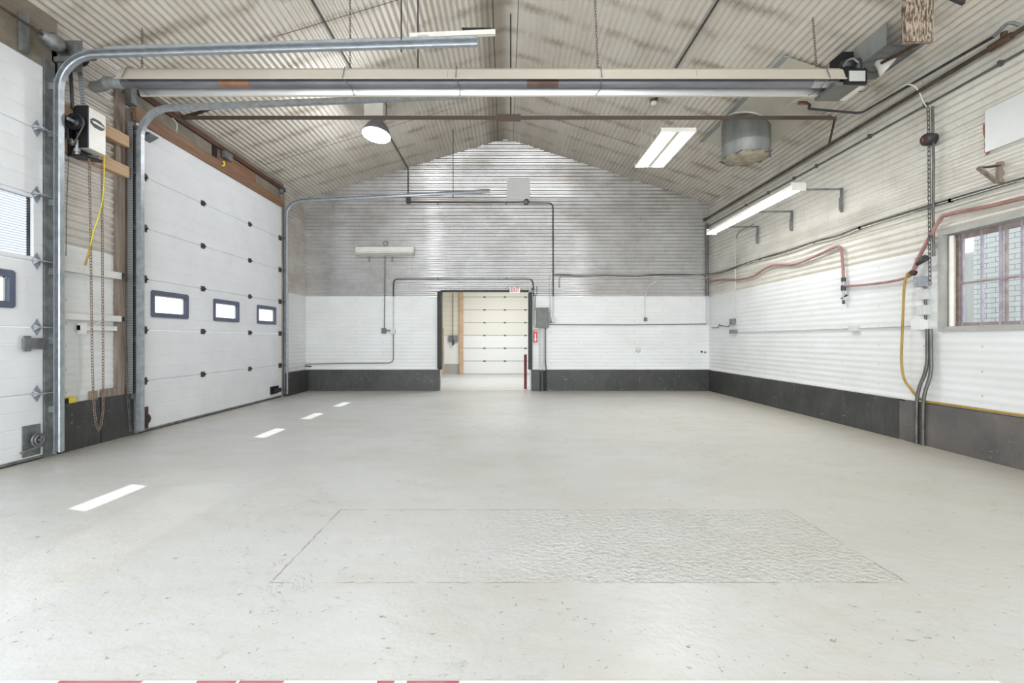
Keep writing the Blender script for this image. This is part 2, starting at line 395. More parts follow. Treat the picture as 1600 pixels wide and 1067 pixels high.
    def chain(s, pts, pitch, wr, wid):
        # resample the path
        pts = [Vector(p) for p in pts]; seg = []; L = 0
        for a, b in zip(pts, pts[1:]): seg.append((L, a, b)); L += (b-a).length
        n = int(L/pitch)
        for i in range(n):
            q = (i+0.5)*L/n
            l0, a, b = [g for g in seg if g[0] <= q][-1]; d = (b-a).normalized(); c = a+d*(q-l0)
            ref = Vector((0, 1, 0)) if abs(d.y) < 0.9 else Vector((1, 0, 0))
            sd = d.cross(ref).normalized()
            if i % 2: sd = d.cross(sd).normalized()
            h = pitch*0.62; loop = []
            for k in range(10):
                t = 2*PI*k/10; cx, cy = math.cos(t), math.sin(t)
                loop.append(c+sd*cx*wid+d*(cy*wid+(h-wid if cy > 0 else wid-h if cy < 0 else 0)))
            nv = len(loop); nn = 5; v = []; nrm = d.cross(sd)
            for j in range(nv):
                tg = (loop[(j+1) % nv]-loop[j-1]).normalized(); o = tg.cross(nrm).normalized()
                for k in range(nn):
                    t = 2*PI*k/nn; v.append(loop[j]+(o*math.cos(t)+nrm*math.sin(t))*wr)
            s.add(v, [(j*nn+k, j*nn+(k+1) % nn, ((j+1) % nv)*nn+(k+1) % nn, ((j+1) % nv)*nn+k) for j in range(nv) for k in range(nn)], True)
        return s
    def build(s, name, mat, parent=None, org=None):
        if parent is not None: org = Vector(parent['_o'])
        elif org is None:
            xs = [v.x for v in s.v]; ys = [v.y for v in s.v]; zs = [v.z for v in s.v]
            org = Vector(((min(xs)+max(xs))/2, (min(ys)+max(ys))/2, min(zs)))
        org = Vector(org)
        me = bpy.data.meshes.new(name); me.from_pydata([tuple(v-org) for v in s.v], [], s.f)
        me.polygons.foreach_set('use_smooth', s.sm); me.update()
        if isinstance(mat, str): mat = M[mat]
        me.materials.append(mat)
        o = bpy.data.objects.new(name, me); C.objects.link(o); o['_o'] = list(org)
        if parent is not None: o.parent = parent
        else: o.location = org
        return o

def tag(o, label, cat, group=None):
    o['label'] = label; o['category'] = cat
    if group: o['group'] = group
    return o
def thing(name, label, cat, loc, group=None):
    o = bpy.data.objects.new(name, None); C.objects.link(o); o.location = loc; o['_o'] = list(loc)
    o.empty_display_size = 0.1
    return tag(o, label, cat, group)
def struct(o): o['kind'] = 'structure'; return o
def sroot(name, loc, label=None, cat=None):
    o = bpy.data.objects.new(name, None); C.objects.link(o); o.location = loc; o['_o'] = list(loc); o['kind'] = 'structure'
    if label: o['label'] = label; o['category'] = cat
    return o
def bend(pts, r, n=6):
    """round the corners of a polyline"""
    pts = [Vector(p) for p in pts]; out = [pts[0]]
    for i in range(1, len(pts)-1):
        a, b, c = pts[i-1], pts[i], pts[i+1]
        d1, d2 = (a-b), (c-b); rr = min(r, d1.length*0.45, d2.length*0.45)
        p0, p1 = b+d1.normalized()*rr, b+d2.normalized()*rr
        for k in range(n+1):
            t = k/n; out.append(p0*(1-t)**2+b*2*t*(1-t)+p1*t*t)
    out.append(pts[-1]); return out
def sag(pts, n=8):
    """Catmull-Rom curve through pts"""
    P_ = [Vector(p) for p in pts]; P_ = [P_[0]*2-P_[1]]+P_+[P_[-1]*2-P_[-2]]; out = []
    for i in range(1, len(P_)-2):
        a, b, c, d = P_[i-1:i+3]
        for k in range(n):
            t = k/n; out.append(0.5*((2*b)+(c-a)*t+(2*a-5*b+4*c-d)*t*t+(3*b-a-3*c+d)*t**3))
    out.append(P_[-2]); return out

# ---------------------------------------------------------------- room shell
PITCH, AMP = 0.0775, 0.009
def corrugated(axis, plane, u0, u1, z0, z1, holes, top=None, sgn=1, seg=8):
    mb = MB(); dz = PITCH/seg; n = int(round((z1-z0)/dz))
    def spans(z):
        a, b = u0, u1
        if top:
            if z > top(0)+0.04: return []
            # clip with the gable
            lo = max(a, -(RIDGE+0.04-z)/SL); hi = min(b, (RIDGE+0.04-z)/SR); a, b = lo, hi
            if b <= a: return []
        out = [(a, b)]
        for h in holes:
            if h[2]-1e-4 < z < h[3]:
                nx = []
                for p, q in out:
                    if h[0] > p: nx.append((p, min(q, h[0])))
                    if h[1] < q: nx.append((max(p, h[1]), q))
                out = [s_ for s_ in nx if s_[1]-s_[0] > 1e-4]
        return out
    def off(z): return plane+sgn*(AMP if z > PAINT_Z else 0.0024)*math.cos(2*PI*z/PITCH)
    for i in range(n):
        za, zb = z0+i*dz, z0+(i+1)*dz; A = spans((za+zb)/2)
        for p, q in A:
            o0, o1 = off(za), off(zb)
            v = [(p, o0, za), (q, o0, za), (q, o1, zb), (p, o1, zb)] if axis == 'y' else [(o0, p, za), (o0, q, za), (o1, q, zb), (o1, p, zb)]
            mb.add(v, [(0, 1, 2, 3)], True)
    return mb
OPEN = (-1.40, 0.53, 0.0, 2.16)            # doorway in the back wall (x0, x1, z0, z1)
DA = (5.53, 9.06, 0.0, 3.67); DB = (0.70, 4.40, 0.0, 3.67)
WIN = (3.15, 4.76, 1.24, 2.16)

fl = MB(); fl.box(-6.0, 6.2, YF-6, 15.2, -0.12, 0.0); struct(fl.build('floor', 'floor'))
def weld(o):
    import bmesh
    bm = bmesh.new(); bm.from_mesh(o.data); bmesh.ops.remove_doubles(bm, verts=bm.verts, dist=1e-5); bm.to_mesh(o.data); bm.free(); return o
struct(weld(corrugated('y', YB, XL-0.1, XR+0.1, 0.0, 5.6, [OPEN], lambda x: RIDGE, -1).build('wall_back', 'wall_back')))
struct(weld(corrugated('x', XR, YF, YB+0.1, 0.0, 4.22, [WIN], None, -1).build('wall_right', 'wall_right')))
struct(weld(corrugated('x', XL, YF, YB+0.1, 0.0, 4.30, [DA, DB, (-2.95, -0.25, 0.0, 3.2)], None, 1).build('wall_left', 'wall_left')))  # last hole is an added, unseen opening that lets light onto the near floor
mb = MB()
mb.box(XL-0.1, -3.6, YF-0.15, YF, 0, 4.4); mb.box(3.6, XR+0.1, YF-0.15, YF, 0, 4.2); mb.box(-3.6, 3.6, YF-0.15, YF, 3.65, 5.6)
mb.box(-3.6, -3.5, YF-0.15, YF, 0, 3.65)
struct(mb.build('wall_front', 'white_paint'))

# ceiling: corrugations run along the building
mb = MB(); seg = 8
for side, slope, xe in ((-1, SL, XL-0.12), (1, SR, XR+0.62)):  # right slope runs past the wall, an added overhang shading the brick outside
    L = abs(xe)*math.sqrt(1+slope*slope); n = int(L/(PITCH/seg)); ca = 1/math.sqrt(1+slope*slope); sa = slope*ca
    prev = None
    for i in range(n+1):
        d = L*i/n; h = 0.010*math.cos(2*PI*d/PITCH)
        x = side*(d*ca+h*sa); z = RIDGE-d*sa+h*ca
        cur = ((x, YF-0.2, z), (x, YB+0.12, z))
        if prev: mb.add([prev[0], cur[0], cur[1], prev[1]], [(0, 1, 2, 3) if side < 0 else (3, 2, 1, 0)], True)
        prev = cur
ceil = weld(struct(mb.build('ceiling', 'ceiling')))
# ridge cap and roof sheet laps
mb = MB()
mb.prism([(-0.16, YF, RIDGE-0.065), (0, YF, RIDGE-0.02), (0.16, YF, RIDGE-0.068), (0.16, YF, RIDGE-0.062), (0, YF, RIDGE-0.012), (-0.16, YF, RIDGE-0.059)], (0, YB-YF, 0))
struct(mb.build('trim_ridge', 'ceiling'))

# curbs along the walls
def wedge(name, mat, *boxes):
    m = MB()
    for b in boxes: m.box(*b)
    return struct(m.build(name, mat))
wedge('baseboard_back', 'base_black', (XL, OPEN[0]-0.03, YB-0.16, YB+0.05, 0, 0.452))
wedge('baseboard_back', 'base_black', (OPEN[1]+0.03, XR, YB-0.16, YB+0.05, 0, 0.452))
wedge('baseboard_right', 'base_black', (XR-0.07, XR+0.04, 5.25, YB-0.16, 0, 0.445))
wedge('baseboard_right', 'base_grey', (XR-0.07, XR+0.04, YF, 5.15, 0, 0.44))
wedge('baseboard_right', 'base_grey', (XR-0.062, XR+0.04, 5.15, 5.25, 0, 0.43))
wedge('baseboard_left', 'base_black', (XL-0.05, XL+0.12, 9.12, YB-0.16, 0, 0.452))
wedge('trim_back', 'white_paint', (XL, OPEN[0]-0.06, YB-0.10, YB, 0.452, 0.466))
wedge('trim_back', 'white_paint', (OPEN[1]+0.06, XR, YB-0.10, YB, 0.452, 0.466))
wedge('trim_right', 'white_paint', (XR-0.05, XR, YF, YB-0.1, 0.445, 0.458))

# back wall doorway: black posts and a thin black header
wedge('trim_doorway_left', 'blackpost', (OPEN[0]-0.085, OPEN[0]+0.0, YB-0.08, YB+0.16, 0.452, 2.15))
wedge('trim_doorway_right', 'blackpost', (OPEN[1]-0.03, OPEN[1]+0.05, YB-0.08, YB+0.16, 0.452, 2.13))
wedge('trim_doorway_top', 'blackpost', (OPEN[0]-0.02, OPEN[1]-0.02, YB-0.05, YB+0.16, 2.155, 2.18))

# ---------------------------------------------------------------- room beyond the doorway
YE = 15.1
wedge('wall_beyond', 'white_paint', (-3.4, -3.3, YB+0.17, YE, 0, 3.3))
wedge('wall_beyond', 'white_paint', (3.2, 3.3, YB+0.17, YE, 0, 3.3))
wedge('ceiling_beyond', 'white_paint', (-3.4, 3.3, YB+0.10, YE+0.1, 3.3, 3.4))
t = NT('cream_sheet_wall'); p = t.pos(); x_, y_, z_ = t.sep(p)
cr = t.mix(t.math('GREATER_THAN', z_, 1.2), c4((232, 231, 228)), c4((220, 214, 196)))
cr = t.mix(t.math('LESS_THAN', z_, 0.32), cr, c4((170, 168, 162)))
ln = t.math('GREATER_THAN', t.math('FRACT', t.math('DIVIDE', z_, 0.155)), 0.93)
t.base(t.mix(t.math('MULTIPLY', ln, t.math('MULTIPLY', t.math('GREATER_THAN', z_, 1.2), 0.4)), cr, c4((140, 132, 112))))
M['cream_wall'] = t.m
wedge('wall_beyond_end', 'cream_wall', (-3.4, -1.36, YE, YE+0.1, 0, 3.3))
wedge('wall_beyond_end', 'cream_wall', (1.9, 3.3, YE, YE+0.1, 0, 3.3))
wedge('wall_beyond_end', 'cream_wall', (-1.36, 1.9, YE, YE+0.1, 2.75, 3.3))
d3 = sroot('door_3', (0.3, YE, 0), 'closed white overhead door seen through the doorway in the back wall', 'garage door')
secm = []
SH = 0.41
t = NT('far_door_paint'); z_ = t.sep(t.pos())[2]
t.base(t.mix(t.math('GREATER_THAN', z_, 3*SH+0.01), c4((228, 228, 226)), c4((220, 217, 204)))); t.b.inputs['Roughness'].default_value = 0.45
M['far_door'] = t.m
for k in range(7):
    m = MB(); m.box(-1.36, 1.9, YE-0.04, YE, k*SH+0.012, (k+1)*SH-0.004); m.build('door_section', 'far_door', d3)
MB().box(-1.36, 1.9, YE-0.02, YE+0.02, 0, 2.87).build('door_core', 'galv_dull', d3)
hm = None
for k in range(1, 7):
    for px in (757, 789, 821):
        m = MB(); q = P(px, 530, YE-0.04); m.box(q.x-0.035, q.x+0.035, YE-0.055, YE-0.04, k*SH-0.022, k*SH+0.022)
        m.build('hinge', 'hinge', d3)
q0, q1 = P(718, 0, YE-0.05), P(724, 0, YE-0.05)
tag(MB().box(q0.x, q1.x, YE-0.12, YE-0.041, 0, 2.9).build('door_post', 'lumber'), 'brown timber post left of the far cream overhead door', 'post')
q0, q1 = P(689.5, 512, 14.6), P(693.5, 570, 14.6)
tag(MB().box(q0.x, q1.x, 14.55, 14.65, 0.0, q0.z).build('timber_stud', 'lumber'), 'pale timber stud seen through the doorway beside its left black post', 'post')
q0, q1 = P(701, 524, YE-0.03), P(715, 534, YE-0.03)
b3 = thing('wall_box', 'grey flat box on the white wall in the room beyond the doorway', 'electrical box', (q0.x, YE-0.03, q1.z))
MB().box(q0.x, q1.x, YE-0.08, YE, q1.z, q0.z).build('enclosure', 'galv_dull', b3)
q = P(708, 458, YE-0.04); q2 = P(708, 540, YE-0.1)
MB().tube([(q.x, YE-0.095, q.z), (q.x, YE-0.095, q2.z)], 0.012).build('conduit', 'conduit', b3)
for (x0, z0) in ((706.5, 532),):
    q = P(x0, z0, YE-0.1); MB().box(q.x, q.x+0.06, YE-0.12, YE-0.08, q.z-0.14, q.z).build('latch', 'steel_dark', b3)
fx = thing('added_ceiling_light', 'long unseen shop light added on the ceiling of the room beyond the doorway', 'added light', (0, 12.4, 3.22))  # lamp out of view, added to light the room beyond
MB().box(-0.7, 0.7, 12.3, 12.5, 3.22, 3.3).build('fixture_body', 'enamel', fx)
MB().cyl((-0.65, 12.4, 3.2), (0.65, 12.4, 3.2), 0.02).build('lamp_tube', 'tube_on', fx)
a_ = area('fill_beyond', (0, 12.4, 3.17), (0, 12.4, 0), 2.2, 1.6, 165, (0.97, 0.98, 0.98))  # added fill, much wider than the lamp above it

# ---------------------------------------------------------------- overhead doors on the left
DX = -4.32
def profile_strip(mb, y0, y1, z0, z1, lip0=True, lip1=True):
    """door skin: four shallow boards per section, rounded lips at the section joints"""
    bz = []
    step = 0.61/4
    z = z0
    pts = [(DX-0.045, z0), (DX-0.008, z0)] if lip0 else [(DX-0.045, z0), (DX, z0)]
    if lip0: pts += [(DX-0.002, z0+0.006), (DX, z0+0.014)]
    k = math.floor(z0/step+1e-3)+1
    while k*step < z1-0.01:
        g = k*step
        if g-z0 > 0.02: pts += [(DX, g-0.006), (DX-0.0025, g), (DX, g+0.006)]
        k += 1
    if lip1: pts += [(DX, z1-0.014), (DX-0.002, z1-0.006), (DX-0.008, z1)]
    else: pts += [(DX, z1)]
    pts += [(DX-0.045, z1)]
    mb.prism([(x, y0, z) for x, z in pts], (0, y1-y0, 0))
def hinge_mesh(y, z, w=0.085, h=0.075):
    m = MB()
    m.box(DX, DX+0.006, y-w/2, y+w/2, z-h/2, z-0.006); m.box(DX, DX+0.006, y-w/2, y+w/2, z+0.006, z+h/2)
    m.cyl((DX+0.011, y-w/2-0.006, z), (DX+0.011, y+w/2+0.006, z), 0.011, n=10)
    m.prism([(DX+0.004, y-w*0.22, z-h*0.4), (DX+0.03, y-w*0.22, z-0.01), (DX+0.03, y-w*0.22, z+0.01), (DX+0.004, y-w*0.22, z+h*0.4)], (0, 0.004, 0))
    m.prism([(DX+0.004, y+w*0.22, z-h*0.4), (DX+0.03, y+w*0.22, z-0.01), (DX+0.03, y+w*0.22, z+0.01), (DX+0.004, y+w*0.22, z+h*0.4)], (0, 0.004, 0))
    return m
def roller_bracket(y, z, ytrack):
    """diamond end bracket with its roller stem"""
    m = MB(); s_ = 1 if ytrack > y else -1
    m.prism([(DX, y-0.05, z), (DX, y, z-0.08), (DX, y+0.035, z-0.02), (DX, y+0.035, z+0.02), (DX, y, z+0.08)], (0.006, 0, 0))
    m.prism([(DX+0.006, y-0.03, z-0.03), (DX+0.05, y-0.02, z-0.005), (DX+0.05, y-0.02, z+0.005), (DX+0.006, y-0.03, z+0.03)], (0, 0.004, 0))
    m.cyl((DX+0.06, y-0.05, z), (DX+0.06, ytrack, z), 0.007, n=8)
    m.cyl((DX+0.06, ytrack-0.012, z), (DX+0.06, ytrack+0.012, z), 0.022, n=14)
    m.box(DX+0.0, DX+0.075, y-0.045, y+0.03, z-0.006, z+0.006)
    return m
def overhead_door(name, y0, y1, windows, hinges, glazed, label):
    root = sroot(name, (DX, (y0+y1)/2, 0), label, 'garage door')
    H = 0.61
    for k in range(6):
        z0, z1 = k*H+(0.03 if k == 0 else 0.001), (k+1)*H-0.001
        m = MB()
        if k in glazed:
            profile_strip(m, y0, y1, z0, z0+0.035, True, False); profile_strip(m, y0, y1, z1-0.035, z1, False, True)
            profile_strip(m, y1-0.085, y1, z0+0.035, z1-0.035, False, False); profile_strip(m, y0, y0+0.085, z0+0.035, z1-0.035, False, False)
            pane = MB(); n = 150; yy0, yy1, za, zb = y0+0.085, y1-0.085, z0+0.035, z1-0.035
            nr = 23
            for i in range(nr*4):
                a, b = za+(zb-za)*i/(nr*4), za+(zb-za)*(i+1)/(nr*4)
                fa, fb = 0.005*math.cos(2*PI*i/4), 0.005*math.cos(2*PI*(i+1)/4)
                pane.add([(DX-0.035+fa, yy0, a), (DX-0.035+fa, yy1-0.02, a), (DX-0.035+fb, yy1-0.02, b), (DX-0.035+fb, yy0, b)], [(0, 1, 2, 3)], True)
            pane.build('translucent_pane', 'ribbed_pane', root)
            MB().box(DX-0.042, DX-0.03, yy1-0.028, yy1, za, zb).build('recess_shade_strip', 'steel_dark', root)  # dark strip standing for the shaded gap beside the recessed pane
        elif k == 2:
            wz0, wz1 = 1.547-0.11, 1.547+0.11
            profile_strip(m, y0, y1, z0, wz0, True, False); profile_strip(m, y0, y1, wz1, z1, False, True)
            ys = [y0]+[v for w in windows for v in (w-0.29, w+0.29)]+[y1]
            for a, b in zip(ys[::2], ys[1::2]): profile_strip(m, a, b, wz0, wz1, False, False)
        else: profile_strip(m, y0, y1, z0, z1)
        m.build('door_section', 'door_white', root)
        if k == 2:
            for w in windows:
                fm = MB(); o, i_ = (0.335, 0.165), (0.282, 0.107)
                yo0, yo1, zo0, zo1 = w-o[0], w+o[0], 1.547-o[1], 1.547+o[1]; yi0, yi1, zi0, zi1 = w-i_[0], w+i_[0], 1.547-i_[1], 1.547+i_[1]
                c = 0.02
                outer = [(yo0+c, zo0), (yo1-c, zo0), (yo1, zo0+c), (yo1, zo1-c), (yo1-c, zo1), (yo0+c, zo1), (yo0, zo1-c), (yo0, zo0+c)]
                inner = [(yi0, zi0), (yi1, zi0), (yi1, zi0), (yi1, zi1), (yi1, zi1), (yi0, zi1), (yi0, zi1), (yi0, zi0)]
                for X0, X1 in ((DX, DX+0.014),):
                    v = [(X0, a, b) for a, b in outer]+[(X1, a, b) for a, b in outer]+[(X1, a, b) for a, b in inner]+[(DX-0.05, a, b) for a, b in inner]
                    n = 8; f = []
                    for s_ in range(3):
                        for q in range(n): f.append((s_*n+q, s_*n+(q+1) % n, (s_+1)*n+(q+1) % n, (s_+1)*n+q))
                    fm.add(v, f)
                fr = fm.build('window_frame', 'dark_frame', root)
                MB().box(DX-0.030, DX-0.026, yi0, yi1, zi0, zi1).build('pane', 'glass', fr)
                MB().box(DX-0.03, DX-0.012, yi1-0.028, yi1-0.012, zi0, zi1).box(DX-0.03, DX-0.012, yi0, yi1, zi1-0.012, zi1).build('glazing_bead', 'enamel', fr)
    m = MB(); m.box(DX-0.05, DX+0.004, y0, y1, 0.012, 0.032); m.build('retainer', 'galv_dull', root)
    m = MB(); m.box(DX-0.045, DX-0.004, y0, y1, 0.0, 0.014); m.build('bottom_seal', 'black', root)
    for k in range(1, 6):
        for y in hinges: hinge_mesh(y, k*H).build('hinge', 'hinge', root)
    return root
dA = overhead_door('door_1', DA[0]-0.012, DA[1]+0.012, (6.06, 7.28, 8.50), (6.71, 7.94), (), 'closed white overhead door with three small windows and brown header, far door of the left wall')
for k in range(1, 6):
    m = hinge_mesh(5.61, k*0.61, 0.1, 0.09); m.cyl((DX+0.06, 5.42, k*0.61), (DX+0.06, 5.6, k*0.61), 0.007, n=8); m.build('end_hinge', 'hinge', dA)
    m = hinge_mesh(9.0, k*0.61, 0.1, 0.09); m.cyl((DX+0.06, 9.0, k*0.61), (DX+0.06, 9.1, k*0.61), 0.007, n=8); m.build('end_hinge', 'hinge', dA)
q = LW(429, 609, DX)
m = MB(); m.box(DX, DX+0.02, q.y-0.17, q.y+0.12, q.z-0.07, q.z+0.07); m.box(DX+0.02, DX+0.09, q.y-0.10, q.y+0.08, q.z-0.04, q.z+0.03); m.build('step_plate', 'black', dA)
m = MB(); m.box(DX, DX+0.008, 5.55, 5.68, 0.04, 0.30); m.cyl((DX+0.008, 5.60, 0.16), (DX+0.05, 5.60, 0.16), 0.045); m.cyl((DX+0.05, 5.60, 0.16), (DX+0.055, 5.60, 0.16), 0.06); m.build('bottom_bracket', 'rust', dA)
for k in (6,): 
    MB().prism([(DX, 5.57, 3.49), (DX+0.11, 5.57, 3.55), (DX+0.11, 5.57, 3.56), (DX, 5.57, 3.58)], (0, 0.14, 0)).build('top_bracket', 'galv_dull', dA)

dB = overhead_door('door_2', DB[0]-0.012, DB[1]-0.01, (1.36, 2.58, 3.80), (1.9, 3.1), (3,), 'closed white overhead door with ribbed translucent section, near door at the left edge')
for k in range(1, 6): roller_bracket(4.33, k*0.61, 4.47).build('end_hinge', 'galv', dB)
m = MB(); m.box(DX, DX+0.01, 4.20, 4.36, 0.05, 0.33); m.build('bottom_bracket', 'galv_dull', dB)
m = MB(); m.ring((DX+0.035, 4.31, 0.19), 0.055, 0.010, axis=(1, 0, 0)); m.ring((DX+0.05, 4.31, 0.19), 0.04, 0.008, axis=(1, 0, 0)); m.cyl((DX+0.01, 4.31, 0.19), (DX+0.06, 4.31, 0.19), 0.015)
m.bar((DX+0.03, 4.16, 0.10), (DX+0.03, 4.36, 0.13), 0.012, 0.02); m.build('cable_drum', 'galv_dull', dB)
m = MB(); m.box(DX, DX+0.03, 4.20, 4.38, 1.02, 1.12); m.box(DX+0.03, DX+0.045, 4.18, 4.24, 1.0, 1.14); m.build('slide_latch', 'galv_dull', dB)

# headers, jambs and timbers of the left wall
def beam(name, mat, box, label, cat='beam', group=None): return tag(MB().box(*box).build(name, mat), label, cat, group)
wedge('trim_header_left', 'header_grey', (XL-0.06, XL+0.03, 5.45, 9.2, 3.72, 4.14))
beam('door_header', 'beam', (XL+0.0, XL+0.075, 5.47, 9.14, 3.655, 3.80), 'brown timber header right above the far overhead door')
beam('eave_angle', 'dark_red', (XL+0.03, XL+0.07, 5.55, 9.2, 3.985, 4.05), 'dark red steel strip along the eave above the brown header')
q = LW(321, 238, XL+0.04)
beam('header_patch', 'beam', (XL+0.03, XL+0.045, 7.1, 8.15, 3.79, 3.97), 'orange brown plywood patch on the header behind the grey boards', 'board')
beam('header_gap_cover', 'black', (XL+0.03, XL+0.042, 6.95, 7.06, 3.80, 4.0), 'black notch strip in the header above the far overhead door', 'board')
m = MB()
for px, py in ((272, 192),): 
    q = LW(px, py, XL+0.08); m.tube(sag([q+Vector((0, -0.03, 0.05)), q+Vector((0.02, 0.02, 0.0)), q+Vector((0, 0.05, -0.05)), q+Vector((0.01, 0.03, -0.1))]), 0.008, 6)
tag(m.build('rag', 'cable_light'), 'small white rag hanging from the red eave strip nearest the tie bar', 'rag')
q = LW(353, 246, XL+0.07); m = MB(); m.box(q.x, q.x+0.05, q.y-0.10, q.y+0.10, q.z-0.03, q.z+0.07)
tag(m.build('junction_box', 'galv_dull'), 'small grey box fixed on the orange brown header patch', 'electrical box')
q = LW(349, 252, XL+0.09); m = MB(); m.tube(sag([q+Vector((0, 0, 0.0)), q+Vector((0.01, 0.01, -0.05)), q+Vector((0, -0.03, -0.08))]), 0.014, 6)
tag(m.build('yellow_tag', 'yellow'), 'small yellow tag dangling under the grey box on the header', 'tag')
wedge('trim_header_near', 'header_grey', (XL-0.06, XL+0.03, 0.6, 4.55, 3.66, 4.22))
# jamb posts
beam('door_jamb', 'galv_dull', (XL, XL+0.06, 4.40, 4.50, 0, 3.75), 'galvanised jamb strip right of the near door edge', 'post')
beam('timber_post', 'lumber_old', (XL, XL+0.03, 4.50, 4.60, 0.45, 4.05), 'brown timber post behind the near door track', 'post')
beam('timber_post', 'lumber_old', (XL, XL+0.03, 5.24, 5.36, 0.45, 3.9), 'weathered brown timber post between the two doors, right of the hanging chains', 'post')
beam('steel_jamb', 'jamb', (XL+0.0, XL+0.035, 5.36, 5.54, 0, 3.75), 'dark brown steel jamb behind the near rail of the far door', 'post')
beam('slotted_angle', 'perforated', (XL+0.04, XL+0.10, 5.385, 5.39, 0.49, 3.60), 'slotted grey steel angle standing beside the weathered timber post', 'post')
q1 = LW(440, 320)
beam('corner_post', 'lumber_old', (XL+0.0, XL+0.07, 9.07, 9.14, 0, 3.98), 'dark timber post between the far door and the back left corner', 'post')
# lower curb in the bay between the doors
beam('curb_panel', 'base_black', (XL-0.02, XL+0.045, 4.56, 5.02, 0, 0.475), 'black scuffed curb panel next to the near door, under the yellow tape measure', 'curb')
beam('curb_panel', 'base_black', (XL-0.02, XL+0.040, 5.04, 5.47, 0, 0.485), 'black scuffed curb panel behind the loop of the hanging chain', 'curb')
beam('sill_block', 'lumber_old', (XL+0.005, XL+0.035, 5.06, 5.34, 0.485, 0.57), 'brown timber block lying on the curb between the doors', 'block')
beam('rubber_wedge', 'lumber_old', (XL+0.005, XL+0.035, 4.92, 5.00, 0.475, 0.565), 'small brown block at the left of the timber sill block', 'block')
# boards across the bay
def board(z0, z1, y1, mat, name, label, depth=0.055):
    return tag(MB().box(XL+0.012, XL+depth, 4.56, y1, z0, z1).build(name, mat), label, 'board')
board(1.782, 1.857, 5.29, 'white_paint', 'wall_board', 'white painted board across the bay, upper of the two white ones')
board(1.306, 1.370, 5.29, 'white_paint', 'wall_board', 'lower white painted board across the bay between the doors')
board(2.945, 3.07, 5.36, 'lumber', 'mounting_board', 'raw pale lumber board just under the door opener', 0.085)
board(3.29, 3.42, 5.36, 'lumber', 'mounting_board', 'raw pale lumber board behind the white door opener', 0.085)
beam('board_bracket', 'black', (XL+0.03, XL+0.065, 5.29, 5.32, 1.79, 1.85), 'black clip at the right end of the upper white board', 'bracket')
beam('board_bracket', 'black', (XL+0.03, XL+0.065, 5.29, 5.32, 1.31, 1.36), 'black clip at the right end of the lower white board', 'bracket')
m = MB(); a = LW(123, 505, XL+0.03); b = LW(181, 516, XL+0.03); m.box(XL+0.012, XL+0.045, a.y, b.y, a.z-0.07, a.z-0.02); m.box(XL+0.012, XL+0.06, a.y, a.y+0.06, a.z-0.11, a.z)
tag(m.build('surface_raceway', 'white_paint'), 'white painted raceway under the lower white board', 'raceway')
m = MB(); m.tube(bend([LW(125, 516, XL+0.03), LW(125, 590, XL+0.03), LW(121, 628, XL+0.03)], 0.1), 0.008, 6)
tag(m.build('conduit', 'conduit_white'), 'thin white conduit below the raceway between the doors', 'conduit')
# yellow tape measure on the curb
q = LW(108, 628, XL+0.03)
t_ = thing('tape_measure', 'black and yellow strap tool lying on the black curb by the near door', 'tool', (XL+0.03, q.y, 0.475))
MB().box(XL+0.008, XL+0.045, 4.565, q.y-0.02, 0.476, 0.52).build('body', 'black', t_)
MB().box(XL+0.008, XL+0.048, q.y-0.02, q.y+0.06, 0.476, 0.53).build('yellow_end', 'yellow', t_)

# ---------------------------------------------------------------- tracks
def track(y, xv, z_bend, x_end, z_h, z_end, label, face=-1, rad=0.36):
    root = thing('door_track', label, 'door track', (xv, y, 0))
    pts = [(xv, y, 0.05), (xv, y, z_bend)]
    cx, cz = xv+rad, z_bend
    for i in range(1, 13):
        a = PI-(PI/2)*i/12; pts.append((cx+rad*math.cos(a), y, cz+(z_h-z_bend)*math.sin(a)))
    pts.append((x_end, y, z_end))
    # C-shaped channel
    s2 = 1
    prof = [(-0.028, -0.02), (0.028, -0.02), (0.032, 0.03), (0.022, 0.036), (0.019, 0.028), (0.022, -0.014), (-0.022, -0.014), (-0.019, 0.028), (-0.022, 0.036), (-0.032, 0.03)]
    m = MB(); m.sweep(pts, prof, (0, face, 0)); m.build('channel', 'galv', root)
    return root, pts
tB, _ = track(4.44, -4.21, 3.46, -0.27, 3.80, 3.905, 'galvanised overhead track of the near door, curving in at the upper left')
tA, _ = track(5.44, -4.23, 3.44, -0.45, 3.79, 3.93, 'galvanised overhead track of the far door, nearer rail just under the heater', face=1)
tC, _ = track(9.12, -4.25, 3.52, -0.30, 3.80, 3.98, 'galvanised overhead track of the far door, rail along the back wall corner')
# horizontal angle irons on the tracks and wall angles
MB().bar((-3.82, 4.47, 3.862), (-0.27, 4.47, 3.967), 0.005, 0.06).build('stiffener_angle', 'galv', tB)
MB().bar((-3.82, 4.49, 3.894), (-0.27, 4.49, 3.999), 0.04, 0.005).build('stiffener_flange', 'galv_dull', tB)
for (r_, y, xv) in ((tB, 4.40, -4.21), (tA, 5.40, -4.23), (tC, 9.10, -4.25)):
    m = MB(); m.box(-4.34, -4.335, y+0.03, y+0.085, 0.02, 3.6); m.box(-4.34, -4.28, y+0.080, y+0.085, 0.02, 3.6)
    m.build('wall_angle', 'perforated', r_)
    for z in (0.45, 1.1, 1.75, 2.4, 3.05, 3.5):
        MB().box(-4.34, xv, y+0.035, y+0.075, z-0.03, z+0.03).build('track_bracket', 'galv_dull', r_)
